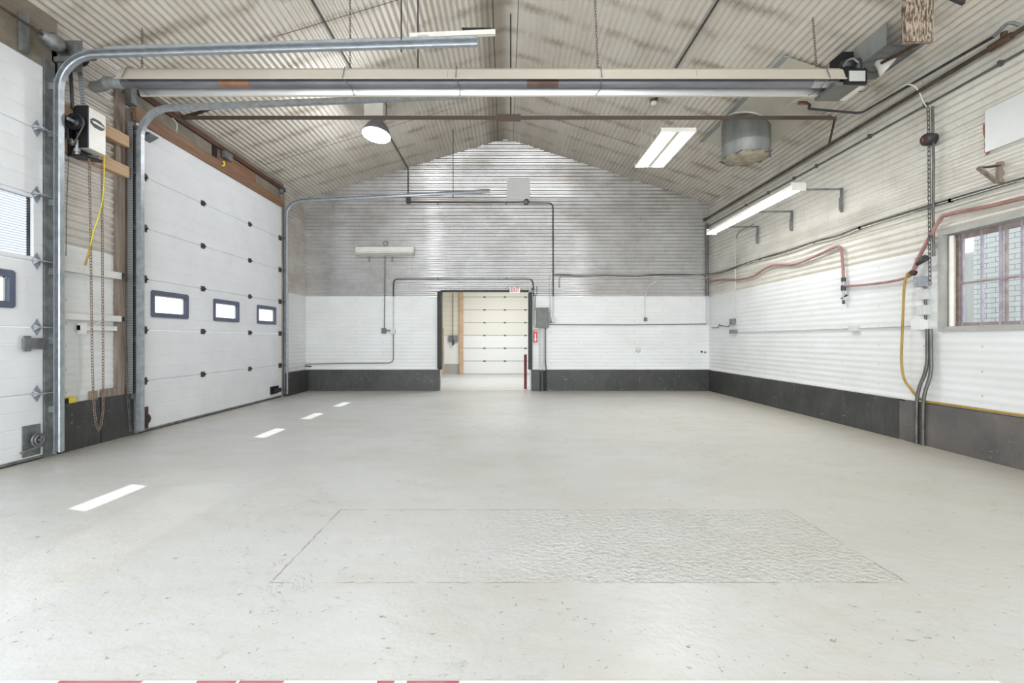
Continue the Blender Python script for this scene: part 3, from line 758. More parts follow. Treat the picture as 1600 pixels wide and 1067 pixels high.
# cross angle at the end of the near track
m = MB(); a, b = P(640, 57, 4.6), P(774, 51, 4.6); m.bar(a, b, 0.04, 0.045)
ca = tag(m.build('hanger_angle', 'enamel', org=a), 'white angle iron crossing the end of the near door track', 'angle iron'); ca['_o'] = list(a)
MB().cyl(P(637, 57, 4.6), (P(637, 0, 4.6).x, 4.6, roof_z(P(637, 0, 4.6).x)-0.01), 0.003, n=6).build('wire', 'galv_dull', ca)
MB().bar(P(652, 57, 4.57), P(670, 57, 4.57), 0.003, 0.035).build('sticker', 'label', ca)
m = MB(); a, b = P(722, 46, 4.9), P(768, 46, 4.9); m.bar(a, b, 0.05, 0.008); m.bar(a+Vector((0, 0.05, 0.03)), b+Vector((-0.03, 0.05, 0.03)), 0.008, 0.03)
tag(m.build('hanger_angle', 'steel_dark'), 'short dark angle iron just above the end of the near track', 'angle iron')
def rod(px, y, z0, label, r=0.007, mat='steel_dark', ztop=None, name='hanger_rod'):
    x = (px-790)*y/F; m = MB(); m.cyl((x, y, z0), (x, y, (ztop or roof_z(x)-0.005)), r, n=8)
    return tag(m.build(name, mat), label, 'hanger rod')
rod(627, 4.47, 3.84, 'dark rod holding the near door track, left of the pair')
rod(653, 4.93, 3.90, 'dark rod dropping to the heater right beside the track rod')
rod(708, 9.15, 3.86, 'thin dark rod holding the far door track in front of the back wall')
rod(798, 6.30, 4.09, 'dark rod from the ridge down to the middle of the tie bar', 0.009)

# torsion shaft of the near door and its drum
sh = thing('torsion_shaft', 'rusty torsion shaft with grey drum above the near door', 'door shaft', (-4.24, 4.3, 3.9))
p0, p1 = P(-30, -25, 4.24*F/820), P(112, 70, 4.24*F/678)
MB().cyl((-4.24, 2.9, 3.90), (-4.24, 4.72, 3.90), 0.013, n=10).build('shaft', 'rust', sh)
m = MB(); m.lathe((-4.24, 4.30, 3.90), [(0.015, 0), (0.045, 0), (0.045, 0.05), (0.055, 0.055), (0.068, 0.10), (0.072, 0.14), (0.072, 0.17), (0.015, 0.17)], axis=(0, 1, 0)); m.build('cable_drum', 'galv_dull', sh)
MB().box(-4.33, -4.30, 4.18, 4.25, 3.68, 4.02).build('bearing_plate', 'galv_dull', sh)
MB().box(-4.33, -4.10, 4.55, 4.56, 3.70, 4.0).build('end_plate', 'galv_dull', sh)
MB().lathe((-4.22, 4.64, 3.90), [(0.01, 0), (0.075, 0), (0.078, 0.02), (0.075, 0.05), (0.01, 0.05)], axis=(0, 1, 0)).build('sprocket', 'black', sh)
m = MB(); m.bar((-4.34, 4.53, 3.80), (-3.95, 4.53, 3.82), 0.03, 0.045); m.build('cross_brace', 'galv_dull', sh)
# end bearing of the far door shaft: square grey plate
q = P(198, 152, 5.42)
bp = thing('bearing_bracket', 'dark grey square bearing plate above the timber post, near end of the far door', 'bracket', (q.x, 5.36, q.z-0.1))
MB().box(q.x-0.12, q.x+0.10, 5.36, 5.37, q.z-0.09, q.z+0.09).box(q.x-0.12, q.x+0.12, 5.37, 5.44, q.z-0.10, q.z-0.09).box(q.x+0.095, q.x+0.10, 5.37, 5.44, q.z-0.1, q.z+0.09).build('plate', 'galv_dull', bp)
MB().cyl((q.x, 5.33, q.z), (q.x, 5.36, q.z), 0.018).build('bolt', 'galv', bp)
MB().box(q.x-0.10, q.x-0.085, 5.375, 5.42, q.z-0.35, q.z-0.1).build('strap', 'perforated', bp)
q = P(446, 302, 9.12)
bp = thing('cable_drum', 'dark blue grey cable drum at the far top corner of the far door', 'door drum', (q.x, 9.05, q.z))
MB().lathe((q.x-0.06, 9.0, q.z+0.02), [(0.01, 0), (0.06, 0), (0.06, 0.04), (0.05, 0.05), (0.05, 0.1), (0.01, 0.1)], axis=(0, 1, 0)).build('drum', 'dark_frame', bp)
MB().box(q.x-0.16, q.x-0.02, 9.1, 9.108, q.z-0.17, q.z+0.08).build('plate', 'galv_dull', bp)

# ---------------------------------------------------------------- door opener
op = thing('door_opener', 'white and black wall mounted door opener with black pulley between the doors', 'door opener', (-4.2, 4.85, 2.9))
MB().box(-4.31, -4.20, 4.66, 4.86, 2.96, 3.42).build('back_plate', 'black', op)
xw = -4.08
a = LW(139, 215, xw); b = LW(165, 215, xw); zb0, zb1 = 2.985, 3.385
MB().box(-4.20, xw, a.y-0.012, a.y, zb0, zb1+0.01).build('side_cover', 'black', op)
cover = MB().box(-4.20, xw, a.y, b.y, zb0, zb1).build('cover', 'enamel', op)
# dark lozenge badge with a pale stroke
cy, cz = (a.y+b.y)/2, 3.255; w = (b.y-a.y)*0.42
m = MB(); m.prism([(xw, cy-w, cz+0.020), (xw, cy-w*0.55, cz+0.045), (xw, cy+w*0.35, cz+0.045), (xw, cy+w, cz+0.018), (xw, cy+w, cz-0.020), (xw, cy+w*0.55, cz-0.045), (xw, cy-w*0.45, cz-0.045), (xw, cy-w, cz-0.020)], (0.002, 0, 0)); m.build('badge', 'black', cover)
m = MB(); m.prism([(xw+0.002, cy-w*0.80, cz+0.012), (xw+0.002, cy-w*0.3, cz+0.018), (xw+0.002, cy+w*0.85, cz+0.006), (xw+0.002, cy+w*0.85, cz-0.010), (xw+0.002, cy+w*0.1, cz-0.006), (xw+0.002, cy-w*0.6, cz-0.004)], (0.0015, 0, 0)); m.build('badge_stroke', 'enamel', cover)
q = P(112, 188, 4.52)
m = MB(); m.lathe((q.x, 4.535, q.z), [(0.012, 0.0), (0.03, 0.0), (0.032, 0.012), (0.068, 0.014), (0.080, 0.004), (0.080, 0.016), (0.066, 0.028), (0.080, 0.042), (0.080, 0.052), (0.012, 0.052)], axis=(0, 1, 0)); m.build('pulley', 'black', op)
MB().cyl((q.x, 4.48, q.z), (q.x, 4.66, q.z), 0.014).build('axle', 'galv', op)
q2 = P(111, 221, 4.55)
m = MB(); m.lathe((q2.x, 4.545, q2.z), [(0.006, 0.0), (0.03, 0.0), (0.022, 0.015), (0.03, 0.03), (0.006, 0.03)], axis=(0, 1, 0)); m.build('small_pulley', 'galv_dull', op)
m = MB(); yb = 4.562
m.tube(sag([(q.x-0.076, yb, q.z-0.02), (q2.x-0.035, yb, q2.z+0.01), (q2.x, yb, q2.z-0.032), (q2.x+0.03, yb, q2.z+0.01), (q.x+0.076, yb, q.z-0.02), (q.x+0.05, yb, q.z+0.058), (q.x, yb, q.z+0.078), (q.x-0.055, yb, q.z+0.055), (q.x-0.076, yb, q.z-0.02)]), 0.007, 6); m.build('belt', 'cable_dark', op)
m = MB(); m.prism([(-4.285, 4.60, 2.90), (-4.27, 4.60, 2.90), (-4.24, 4.60, 3.02), (-4.24, 4.60, 3.25), (-4.285, 4.60, 3.25)], (0, 0.02, 0)); m.build('side_bracket', 'black', op)
m = MB(); m.prism([(-4.27, 4.58, 2.90), (-4.12, 4.58, 2.90), (-4.06, 4.74, 2.90), (-4.12, 4.78, 2.90), (-4.27, 4.70, 2.90)], (0, 0, 0.012)); m.build('lower_bracket', 'black', op)
m = MB(); m.cyl((-4.19, 4.60, 2.91), (-4.19, 4.60, 3.06), 0.018); m.cyl((-4.19, 4.60, 2.94), (-4.19, 4.60, 2.97), 0.028); m.build('solenoid', 'galv', op)
# drive chain guard rising from the opener to the shaft
m = MB(); m.bar((-4.235, 4.60, 3.36), (-4.26, 4.60, 3.86), 0.012, 0.03); m.build('drive_strap', 'steel_dark', op)
m = MB(); m.bar((-4.145, 4.62, 3.38), (-4.19, 4.62, 3.86), 0.045, 0.006, up=(0, 1, 0)); m.build('slotted_bar', 'perforated', op)
# chains
def chain(name, pts, pitch, wr, wid, mat, label): return tag(MB().chain(pts, pitch, wr, wid).build(name, mat), label, 'chain')
def PX(px, py, X): Y = X*F/(px-790); return P(px, py, Y)
cx = -4.12
ta, tb = PX(139.5, 243, cx), PX(159, 246, cx)
ba, bb = PX(148, 655, cx), PX(161, 655, cx)
mid = PX(154.5, 672, cx)
pts = [ta, PX(142, 400, cx), PX(144, 560, cx), PX(146, 620, cx), PX(149, 655, cx), PX(152, 668, cx), PX(155, 671, cx), PX(158, 664, cx), PX(161, 640, cx), PX(161, 560, cx), PX(160, 400, cx), tb]
chain('pull_chain', pts, 0.029, 0.0032, 0.0105, 'chain', 'long loop of steel pull chain hanging from the door opener')
cx = -4.2
chain('hoist_chain', [LW(193, 431, XL+0.06), PX(196, 442, cx), PX(197, 500, cx), PX(199, 600, cx), PX(202, 650, cx), PX(204, 674, cx)], 0.032, 0.0035, 0.011, 'chain_dull', 'short grey chain hanging beside the timber post by the far door')
m = MB(); cx = -4.10
m.tube(sag([PX(163.5, 240, cx), PX(161.5, 300, cx), PX(155, 335, cx), PX(146, 362, cx), PX(141, 386, cx)]), 0.0055, 6)
yr = tag(m.build('release_rope', 'yellow'), 'yellow release rope hanging from the opener beside the chains', 'rope')
m = MB(); q = PX(138, 400, cx)
m.tube([PX(141, 384, cx), PX(139, 395, cx), PX(136, 404, cx), PX(133, 414, cx)], 0.010, 6); tag(m.build('rope_handle', 'yellow_hose'), 'small worn handle at the end of the yellow rope', 'handle')
m = MB(); m.tube(sag([PX(107, 246, -4.3), PX(104, 330, -4.3), PX(103, 400, -4.3)]), 0.003, 5)
tag(m.build('thin_cable', 'cable_dark'), 'thin grey cord hanging close to the near track in the bay', 'cord')
m = MB(); m.tube(sag([PX(130, 418, -4.28), PX(131, 436, -4.28), PX(141, 468, -4.28), PX(158, 485, -4.28), PX(161, 497, -4.28), PX(150, 508, -4.28)]), 0.004, 5)
tag(m.build('loose_cord', 'cable_light'), 'loose light cord draped between the two white boards', 'cord')

# ---------------------------------------------------------------- tube heater
YH = 4.91
hx0, hx1 = P(178, 0, 4.73).x, P(1324, 0, 4.73).x
ht = thing('tube_heater', 'long radiant tube heater with cream reflector hanging across the room', 'heater', (0, YH, 3.72))
def hood(x0, x1):
    """inverted trough seen from below; constant sheet profile in Y/Z"""
    t_ = 0.004
    prof = [(-0.185, -0.005), (-0.165, 0.0), (-0.120, 0.115), (-0.055, 0.165), (0.055, 0.165), (0.120, 0.115), (0.165, 0.0), (0.185, -0.005)]
    inner = [(a*0.965, b-0.006) for a, b in prof[::-1]]
    m = MB(); m.prism([(x0, YH+a, 3.742+b) for a, b in prof+inner], (x1-x0, 0, 0)); return m
cuts = [hx0, P(702, 0, YH).x, P(1080, 0, YH).x, hx1]
for i in range(3):
    e = 0.012 if i == 0 else 0.0
    hood(cuts[i]+(0.0 if i == 0 else 0.003), cuts[i+1]).build('reflector', 'cream', ht)
def inner_lining(x0, x1):
    prof = [(0.155, 0.0), (0.112, 0.10), (0.05, 0.152), (-0.05, 0.152), (-0.112, 0.10), (-0.155, 0.0)]
    prof2 = [(a*0.98, b-0.002) for a, b in prof[::-1]]
    m = MB(); m.prism([(x0, YH+a, 3.742+b) for a, b in prof+prof2], (x1-x0, 0, 0)); return m
inner_lining(cuts[0]+0.01, cuts[3]-0.01).build('reflector_lining', 'alu', ht)
tz = 3.788
segs = [(hx0-0.1, P(345, 0, YH).x, 'tube'), (P(345, 0, YH).x, P(392, 0, YH).x, 'copper'), (P(392, 0, YH).x, P(823, 0, YH).x, 'tube'),
        (P(823, 0, YH).x, P(872, 0, YH).x, 'brown_tube'), (P(872, 0, YH).x, hx1-0.25, 'tube'), (hx1-0.25, hx1+0.02, 'alu')]
for a, b, mt in segs: MB().cyl((a, YH, tz), (b, YH, tz), 0.05 if mt != 'alu' else 0.054, n=24).build('radiant_tube', mt, ht)
for px in (213, 545, 715, 935, 1278):
    x = P(px, 0, YH).x; m = MB()
    for s_ in (-1, 1):
        pass
    m.tube([(x, YH-0.19, 3.735), (x, YH-0.13, 3.87), (x, YH-0.05, 3.925), (x, YH+0.05, 3.925), (x, YH+0.13, 3.87), (x, YH+0.19, 3.735)], 0.004, 6)
    m.tube([(x, YH-0.185, 3.737), (x+0.01, YH-0.06, 3.735), (x+0.03, YH, 3.73), (x+0.02, YH+0.06, 3.735), (x, YH+0.185, 3.737)], 0.004, 6)
    m.build('wire_hanger', 'galv_dull', ht)
# exhaust elbow on the left end
m = MB(); x = hx0-0.1
m.tube(bend([(x+0.05, YH, tz), (x-0.12, YH, tz), (x-0.22, YH+0.05, tz-0.01), (x-0.55, YH+0.12, tz)], 0.12), 0.055, 16); m.build('exhaust_elbow', 'duct', ht)
for xk in (x-0.02, x-0.13): MB().cyl((xk, YH, tz), (xk+0.04, YH, tz), 0.062).build('clamp', 'galv', ht)
# burner box on the right end
bx0, bx1 = P(1318, 0, YH).x, P(1355, 0, 4.78).x
bb_ = MB(); bb_.box(P(1320, 0, 4.78).x, bx1, 4.78, 5.02, P(0, 131, 4.78).z, P(0, 107, 4.78).z); burner = bb_.build('burner_box', 'black', ht)
MB().box(P(1327, 0, 4.775).x, P(1352, 0, 4.775).x, 4.774, 4.78, P(0, 127, 4.78).z, P(0, 111, 4.78).z).build('rating_plate', 'label', burner)
MB().box(P(1305, 0, 4.8).x, P(1354, 0, 4.8).x, 4.80, 5.12, P(0, 131, 4.78).z-0.005, P(0, 131, 4.78).z+0.03).build('burner_tray', 'box_grey', ht)
MB().box(P(1344, 0, 4.8).x, P(1353, 0, 4.8).x, 4.82, 5.10, P(0, 131, 4.78).z-0.012, P(0, 131, 4.78).z-0.005).build('tray_strip', 'enamel', ht)
m = MB(); zt = P(0, 107, 4.8).z
m.lathe((P(1322, 0, 4.85).x, 4.85, zt+0.02), [(0.0, 0), (0.05, 0.0), (0.062, 0.03), (0.05, 0.08), (0.0, 0.09)]); m.lathe((P(1341, 0, 4.85).x, 4.85, zt), [(0.0, 0), (0.035, 0.0), (0.035, 0.10), (0.02, 0.13), (0.0, 0.13)])
m.build('gas_valve', 'steel_dark', ht)
m = MB(); q = P(1330, 100, 4.8); m.tube(sag([P(1318, 104, 4.8), P(1324, 95, 4.8), P(1333, 92, 4.8), P(1341, 98, 4.8)]), 0.012, 8); m.build('flex_line', 'galv_dull', ht); m = MB(); m.tube(sag([P(1352, 128, 4.8), P(1357, 134, 4.8), P(1350, 142, 4.9), P(1338, 143, 5.0)]), 0.006, 6)
m.build('flex_line', 'galv_dull', ht)
MB().box(P(1316, 0, 5.1).x, P(1334, 0, 5.1).x, 5.10, 5.30, P(0, 107, 5.1).z, P(0, 88, 5.1).z+0.05).build('control_box', 'black', ht)
# chains from the roof
def roof_chain(px, label, lean=0.0, y=YH):
    x = (px-790)*y/F; z = roof_z(x+lean)
    return chain('heater_chain', [(x, y, 3.925), (x+lean, y, z-0.01)], 0.030, 0.0028, 0.009, 'chain_dull', label)
roof_chain(222, 'hanging chain at the left end of the tube heater')
roof_chain(547, 'hanging chain of the tube heater above the round lamp', 0.0)
roof_chain(934, 'hanging chain of the tube heater right of the ridge', -0.05)
roof_chain(1276, 'hanging chain at the right end of the tube heater', -0.04)

# ---------------------------------------------------------------- tie bar
YT = 6.30
tb_ = thing('tie_bar', 'long brown steel tie bar crossing the room from eave to eave', 'tie bar', (0, YT, 4.05))
zt = 4.075
MB().box(XL+0.05, -0.05, YT-0.003, YT+0.003, zt-0.026, zt+0.026).box(XL+0.05, -0.05, YT, YT+0.05, zt+0.022, zt+0.028).build('angle_left', 'angle', tb_)
MB().box(0.12, XR-0.02, YT-0.003, YT+0.003, zt-0.026, zt+0.026).box(0.12, XR-0.02, YT, YT+0.05, zt+0.022, zt+0.028).build('angle_right', 'angle', tb_)
MB().box(-0.12, 0.20, YT-0.01, YT-0.004, zt-0.05, zt+0.045).build('splice_plate', 'angle', tb_)
m = MB(); m.bar((4.42, YT+0.02, zt-0.02), (4.40, YT+0.1, 3.76), 0.03, 0.008); m.build('strap', 'rust', tb_)
MB().prism([(4.0, YT, zt+0.02), (4.43, YT, zt+0.02), (4.43, YT, zt-0.03)], (0, 0.008, 0)).build('gusset', 'rust', tb_)
MB().prism([(XL+0.02, YT, zt+0.03), (XL+0.5, YT+0.03, zt+0.18), (XL+0.5, YT+0.03, zt+0.16), (XL+0.02, YT, zt-0.03)], (0, 0.02, 0)).build('gusset', 'rust', tb_)

# ---------------------------------------------------------------- round high bay lamp
lx, ly = (588-790)*7.3/F, 7.3
lz = P(0, 212, 7.3).z
hb = thing('high_bay_lamp', 'lit round white high bay lamp hanging under the left roof slope', 'hanging lamp', (lx, ly, lz))
MB().box(lx-0.16, lx+0.13, ly-0.10, ly+0.12, P(0, 185, 7.3).z+0.0, P(0, 163, 7.3).z).build('ballast_housing', 'enamel', hb)
tilt = (0.10, 0.17, 1)
m = MB(); m.lathe((lx, ly, lz), [(0.215, 0.0), (0.222, 0.006), (0.205, 0.07), (0.165, 0.15), (0.11, 0.21), (0.07, 0.24), (0.07, 0.28), (0.064, 0.28), (0.064, 0.235), (0.105, 0.205), (0.16, 0.145), (0.20, 0.065), (0.215, 0.0)], 40, axis=tilt); m.build('shade', 'shade', hb)
m = MB(); m.lathe((lx, ly, lz), [(0.0, -0.012), (0.10, -0.010), (0.18, -0.003), (0.212, 0.004)], 40, axis=tilt); m.build('lens', 'lamp_on', hb)
m = MB(); m.lathe((lx, ly, lz), [(0.211, 0.006), (0.0, 0.006)], 40, axis=tilt); m.build('lens_backing', 'galv_dull', hb)
m = MB(); m.tube(sag([(lx+0.02, ly, P(0, 163, 7.3).z), (lx+0.0, ly, 4.80), (lx-0.03, ly, roof_z(lx)-0.02)]), 0.012, 8); m.lathe((lx-0.04, ly, roof_z(lx)-0.09), [(0, 0), (0.05, 0), (0.05, 0.06), (0, 0.06)]); m.build('hook', 'conduit', hb)
m = MB(); m.tube(sag([(lx+0.0, ly, roof_z(lx)-0.06), (lx+0.14, ly-0.05, roof_z(lx)-0.10), (lx+0.17, ly-0.05, 4.6), (lx+0.12, ly, 4.50)]), 0.009, 8); m.build('power_cord', 'cable_dark', hb)
ld = bpy.data.lights.new('high_bay_light', 'POINT'); ld.shadow_soft_size = 0.12; ld.energy = 95; ld.color = (0.93, 0.96, 1.0)
lo = bpy.data.objects.new('high_bay_light', ld); C.objects.link(lo); lo.location = (lx, ly, lz-0.16)

# ---------------------------------------------------------------- hanging four tube fixture
Yn, Yf_ = 5.92, 7.12
zf = 3.72
tf = thing('hanging_light', 'lit white four tube light hanging under the right roof slope', 'hanging light', (2.17, 6.5, zf))
xa, xb = 1.955, 2.40
sk = 0.0
m = MB(); m.prism([(xa, Yn, zf), (xa+0.02, Yn, zf+0.05), (xb-0.02, Yn, zf+0.05), (xb, Yn, zf), (xb-0.01, Yn, zf), (xb-0.03, Yn, zf+0.04), ((xa+xb)/2+0.05, Yn, zf+0.035), ((xa+xb)/2+0.025, Yn, zf+0.002), ((xa+xb)/2-0.025, Yn, zf+0.002), ((xa+xb)/2-0.05, Yn, zf+0.035), (xa+0.03, Yn, zf+0.04), (xa+0.01, Yn, zf)], (0, Yf_-Yn, 0)); m.build('reflector_body', 'enamel', tf)
for ye in (Yn-0.006, Yf_): MB().box(xa, xb, ye, ye+0.006, zf-0.005, zf+0.05).build('end_plate', 'enamel', tf)
for k, xx in enumerate((xa+0.055, xa+0.125, xb-0.125, xb-0.055)):
    MB().cyl((xx, Yn+0.02, zf+0.012), (xx, Yf_-0.02, zf+0.012), 0.0155, n=14).build('lamp_tube', 'tube_on', tf)
m = MB(); m.tube([(xa+0.03, Yf_-0.2, zf+0.05), (2.10, 7.15, roof_z(2.1)-0.03)], 0.006, 6); m.build('hanging_wire', 'cable_light', tf); m = MB(); m.tube([(xb-0.03, 6.3, zf+0.05), (xb-0.03, 6.3, roof_z(xb-0.03)-0.01)], 0.003, 6); m.build('hanging_wire', 'cable_light', tf)
m = MB(); q = P(1022, 213, 6.5); m.tube(sag([q+Vector((0.05, 0, 0.0)), q+Vector((0.02, 0, 0.06)), q+Vector((-0.03, 0, 0.0)), q+Vector((-0.02, 0, -0.08))]), 0.009, 8); m.build('power_cord', 'cable_light', tf)
a_ = area('hanging_light_lamp', ((xa+xb)/2, (Yn+Yf_)/2, zf-0.03), ((xa+xb)/2, (Yn+Yf_)/2, 0), 0.4, 1.15, 80, (0.97, 0.98, 1.0))
# lamp socket on the ceiling
q = P(1021, 157, 7.2); x = q.x
so = thing('ceiling_socket', 'small white ceiling socket above the hanging four tube light', 'socket', (x, 7.2, roof_z(x)-0.1))
MB().cyl((x, 7.2, roof_z(x)-0.045), (x, 7.2, roof_z(x)), 0.055).build('mounting_box', 'rust', so)
MB().lathe((x, 7.18, roof_z(x)-0.10), [(0, 0), (0.04, 0), (0.05, 0.02), (0.05, 0.05), (0, 0.055)]).build('socket', 'enamel', so)

# ---------------------------------------------------------------- conduits under the roof
def roof_pt(x, y, d): return Vector((x, y, roof_z(x)-d))
xl = -2.13
m = MB(); m.tube(bend([roof_pt(xl, -1, 0.03), roof_pt(xl, YB-0.03, 0.03), (xl, YB-0.03, P(0, 308, YB).z)], 0.08), 0.011, 8)
cl = tag(m.build('conduit', 'steel_dark'), 'dark conduit running along the left roof slope and down the back wall', 'conduit')
xr = 2.28
m = MB(); m.tube([roof_pt(xr, -1, 0.03), roof_pt(xr, 7.15, 0.03)], 0.011, 8)
tag(m.build('conduit', 'steel_dark'), 'dark conduit running along the right roof slope to the white socket', 'conduit')
# sheet laps: thin dark edges across the slopes
for k, (y, sd, x0, x1) in enumerate(((8.35, -1, -4.3, -0.9), (5.55, -1, -2.7, -0.5), (8.75, 1, 0.8, 2.4))):
    m = MB(); m.bar((x0, y, roof_z(x0)-0.010), (x1, y, roof_z(x1)-0.010), 0.006, 0.003); struct(m.build('trim_lap', 'rust'))

# ---------------------------------------------------------------- roof vent, ducts and debris on the right slope
rs = thing('roof_sheet', 'flat pale sheet under the right roof slope, around the round duct', 'sheet', (3.75, 6.7, 4.2))
def on_roof_quad(x0, x1, y0, y1, d0, t_=0.006):
    m = MB(); a = [(x0, y0, roof_z(x0)-d0), (x1, y0, roof_z(x1)-d0), (x1, y1, roof_z(x1)-d0), (x0, y1, roof_z(x0)-d0)]
    m.prism(a, (0, 0, t_)); return m
on_roof_quad(3.30, 4.16, 5.52, 7.86, 0.03).build('panel', 'sheet', rs)
m = MB(); m.bar((3.28, 5.5, roof_z(3.28)-0.04), (3.28, 7.88, roof_z(3.28)-0.04), 0.07, 0.012); m.build('edge_strip', 'duct', rs)
rv = thing('round_duct', 'round galvanised duct stub hanging from the right roof slope', 'duct', (3.62, 7.05, 3.72))
x, y = 3.60, 7.05
m = MB(); m.lathe((x, y, 3.83), [(0.333, 0.0), (0.333, 0.16), (0.338, 0.165), (0.338, 0.19), (0.333, 0.195), (0.333, 0.50), (0.325, 0.50), (0.325, 0.0), (0.333, 0.0)], 44); m.build('sleeve', 'duct', rv)
m = MB(); m.ring((x, y, 4.325), 0.345, 0.02, axis=(0.30, 0, 1), n=40); m.build('sealant_collar', 'cream', rv)
# bottom: mesh guard bowl
m = MB(); m.lathe((x, y, 3.83), [(0.325, 0.03), (0.315, -0.005), (0.24, -0.02), (0.1, -0.028), (0.0, -0.03)], 32); m.build('bottom_cap', 'cap_dust', rv)
for i in range(9):
    a = 2*PI*i/9+0.3; m = MB(); m.bar((x+0.30*math.cos(a), y+0.30*math.sin(a), 3.81), (x+0.36*math.cos(a+0.3), y+0.36*math.sin(a+0.3), 3.83), 0.02, 0.01); m.build('edge_tab', 'galv_dull', rv)
# rectangular duct near the camera side
rd = thing('square_duct', 'open galvanised rectangular duct box under the right roof slope', 'duct', (4.0, 5.0, 4.03))
x0, x1, y0, y1 = 3.80, 4.18, 4.70, 5.32
m = MB(); t4 = 0.006
m.prism([(x0, y0, 4.05), (x0, y1, 4.05), (x0, y1, roof_z(x0)), (x0, y0, roof_z(x0))], (t4, 0, 0))
m.build('left_side', 'duct', rd)
MB().prism([(x1, y0, 4.05), (x1, y1, 4.05), (x1, y1, roof_z(x1)), (x1, y0, roof_z(x1))], (t4, 0, 0)).build('right_side', 'duct', rd)
MB().box(x0, x1, y0, y1, 4.045, 4.05).build('bottom', 'galv_dull', rd)
MB().box(x0+0.01, x1-0.01, y0+0.25, y0+0.26, 4.05, roof_z(x1)-0.01).build('interior_shade_sheet', 'black', rd)  # black sheet put in as the shade inside the open duct
m = MB(); m.bar(P(1288, 80, 5.5), P(1326, 92, 5.3), 0.10, 0.03); tag(m.build('flue_plate', 'steel_dark'), 'dark flat steel plate above the heater burner box', 'plate')
q = P(1312, 96, 5.55); tag(MB().box(q.x-0.14, q.x+0.1, 5.5, 5.7, q.z-0.1, roof_z(q.x)-0.02).build('flue_box', 'black'), 'black box behind the heater burner under the roof', 'box')
# mottled timber hanging in the upper right, with its rusty arm and white shade
yb = 4.18
a, b = P(1418, 0, yb), P(1460, 0, yb)
za = P(0, 64, yb).z
bd = tag(MB().box(P(1414.5, 0, yb).x, P(1459, 0, yb).x, yb, yb+0.045, za, 4.20).build('hanging_board', 'timber_rough'), 'weathered mottled brown board hanging at the upper right', 'board')
ra = thing('rusty_arm', 'rusty pipe arm running from the hanging board to a white lamp shell', 'pipe arm', tuple(P(1370, 102, 4.9)))
m = MB(); m.cyl(P(1443, 64, 4.24), P(1378, 98, 4.85), 0.016, n=10); m.build('arm', 'rust', ra)
m = MB(); q = P(1382, 103, 4.95); m.lathe(q, [(0.0, 0.10), (0.03, 0.09), (0.05, 0.04), (0.10, -0.04), (0.095, -0.045), (0.045, 0.035), (0.0, 0.08)], axis=(-0.55, 0.2, 0.5)); m.build('shell', 'enamel', ra)
m = MB(); m.ring(P(1365, 100, 5.0), 0.09, 0.008, axis=(0.2, 1, 0), a0=-0.3, a1=PI*0.9); m.build('wire_loop', 'steel_dark', ra)
m = MB(); m.bar(P(1483, -5, 4.2), P(1506, 5, 4.2), 0.03, 0.03); tag(m.build('roof_bracket', 'steel_dark'), 'short dark bracket at the top edge right of the hanging board', 'bracket')

# ---------------------------------------------------------------- pipes on the right wall
xp = XR-0.10
def wall_run(name, pts, r, mat, label, cat, rad=0.06, n=8): return tag(MB().tube(bend(pts, rad), r, n).build(name, mat), label, cat)
zp = CAM_H+0.6*xp
pr = thing('steel_pipe', 'thick brown steel pipe running the length of the right wall below the eave', 'pipe', (xp, 6, zp))
MB().tube([(xp, YF, zp), (xp, YB-0.02, zp)], 0.021, 12).build('run', 'pipe_brown', pr)
MB().cyl((xp, YB-0.05, zp), (xp, YB-0.0, zp), 0.04).build('wall_flange', 'pipe_brown', pr)
q = P(1563, 60, xp*F/(1563-790)); MB().cyl((xp, q.y-0.09, zp), (xp, q.y+0.09, zp), 0.032).cyl((xp, q.y-0.03, zp), (xp, q.y-0.03, zp+0.07), 0.024).build('tee', 'rust', pr)
gp = thing('gas_pipe', 'thinner dark gas pipe running above the thick brown pipe to the heater', 'pipe', (4.2, 5, 3.8))
m = MB(); pA = PX(1553, 57, 4.30); pB = PX(1345, 177, 4.30); pC = P(1262, 170, 5.75)
m.tube(bend([pA, pB, pC, pC+Vector((0.05, 0.02, 0.06)), pC+Vector((-0.02, 0.02, 0.08))], 0.06), 0.0135, 10); m.build('run', 'steel_dark', gp)
m = MB(); m.tube(bend([pA, pA+Vector((0.0, -0.12, 0.05)), Vector((xp, pA.y-0.16, zp+0.05))], 0.05), 0.014, 8); m.build('return_bend', 'galv_dull', gp)
m = MB(); m.cyl(pC+Vector((-0.10, 0.02, 0.08)), pC+Vector((0.0, 0.02, 0.08)), 0.022); m.build('regulator', 'copper', gp)
m = MB(); q = P(1240, 163, 5.75); m.tube(sag([P(1228, 168, 5.7), P(1240, 158, 5.7), P(1262, 152, 5.6), P(1285, 155, 5.5), P(1310, 154, 5.3)]), 0.006, 6)
tag(m.build('supply_cable', 'cable_light'), 'white cord curling under the heater burner', 'cord')
xc = XR-0.03; zc = CAM_H+0.557*xc
cd = thing('conduit_run', 'grey conduit on the right wall, first line below the thick brown pipe', 'conduit', (xc, 6, zc))
MB().tube([(xc, YF, zc), (xc, YB-0.05, zc)], 0.010, 8).build('run', 'conduit', cd)
for px in (1562, 1445, 1358, 1275, 1240, 1200, 1165):
    y = xc*F/(px-790); MB().box(xc-0.012, XR, y-0.012, y+0.012, zc-0.018, zc+0.03).build('strap', 'conduit', cd)

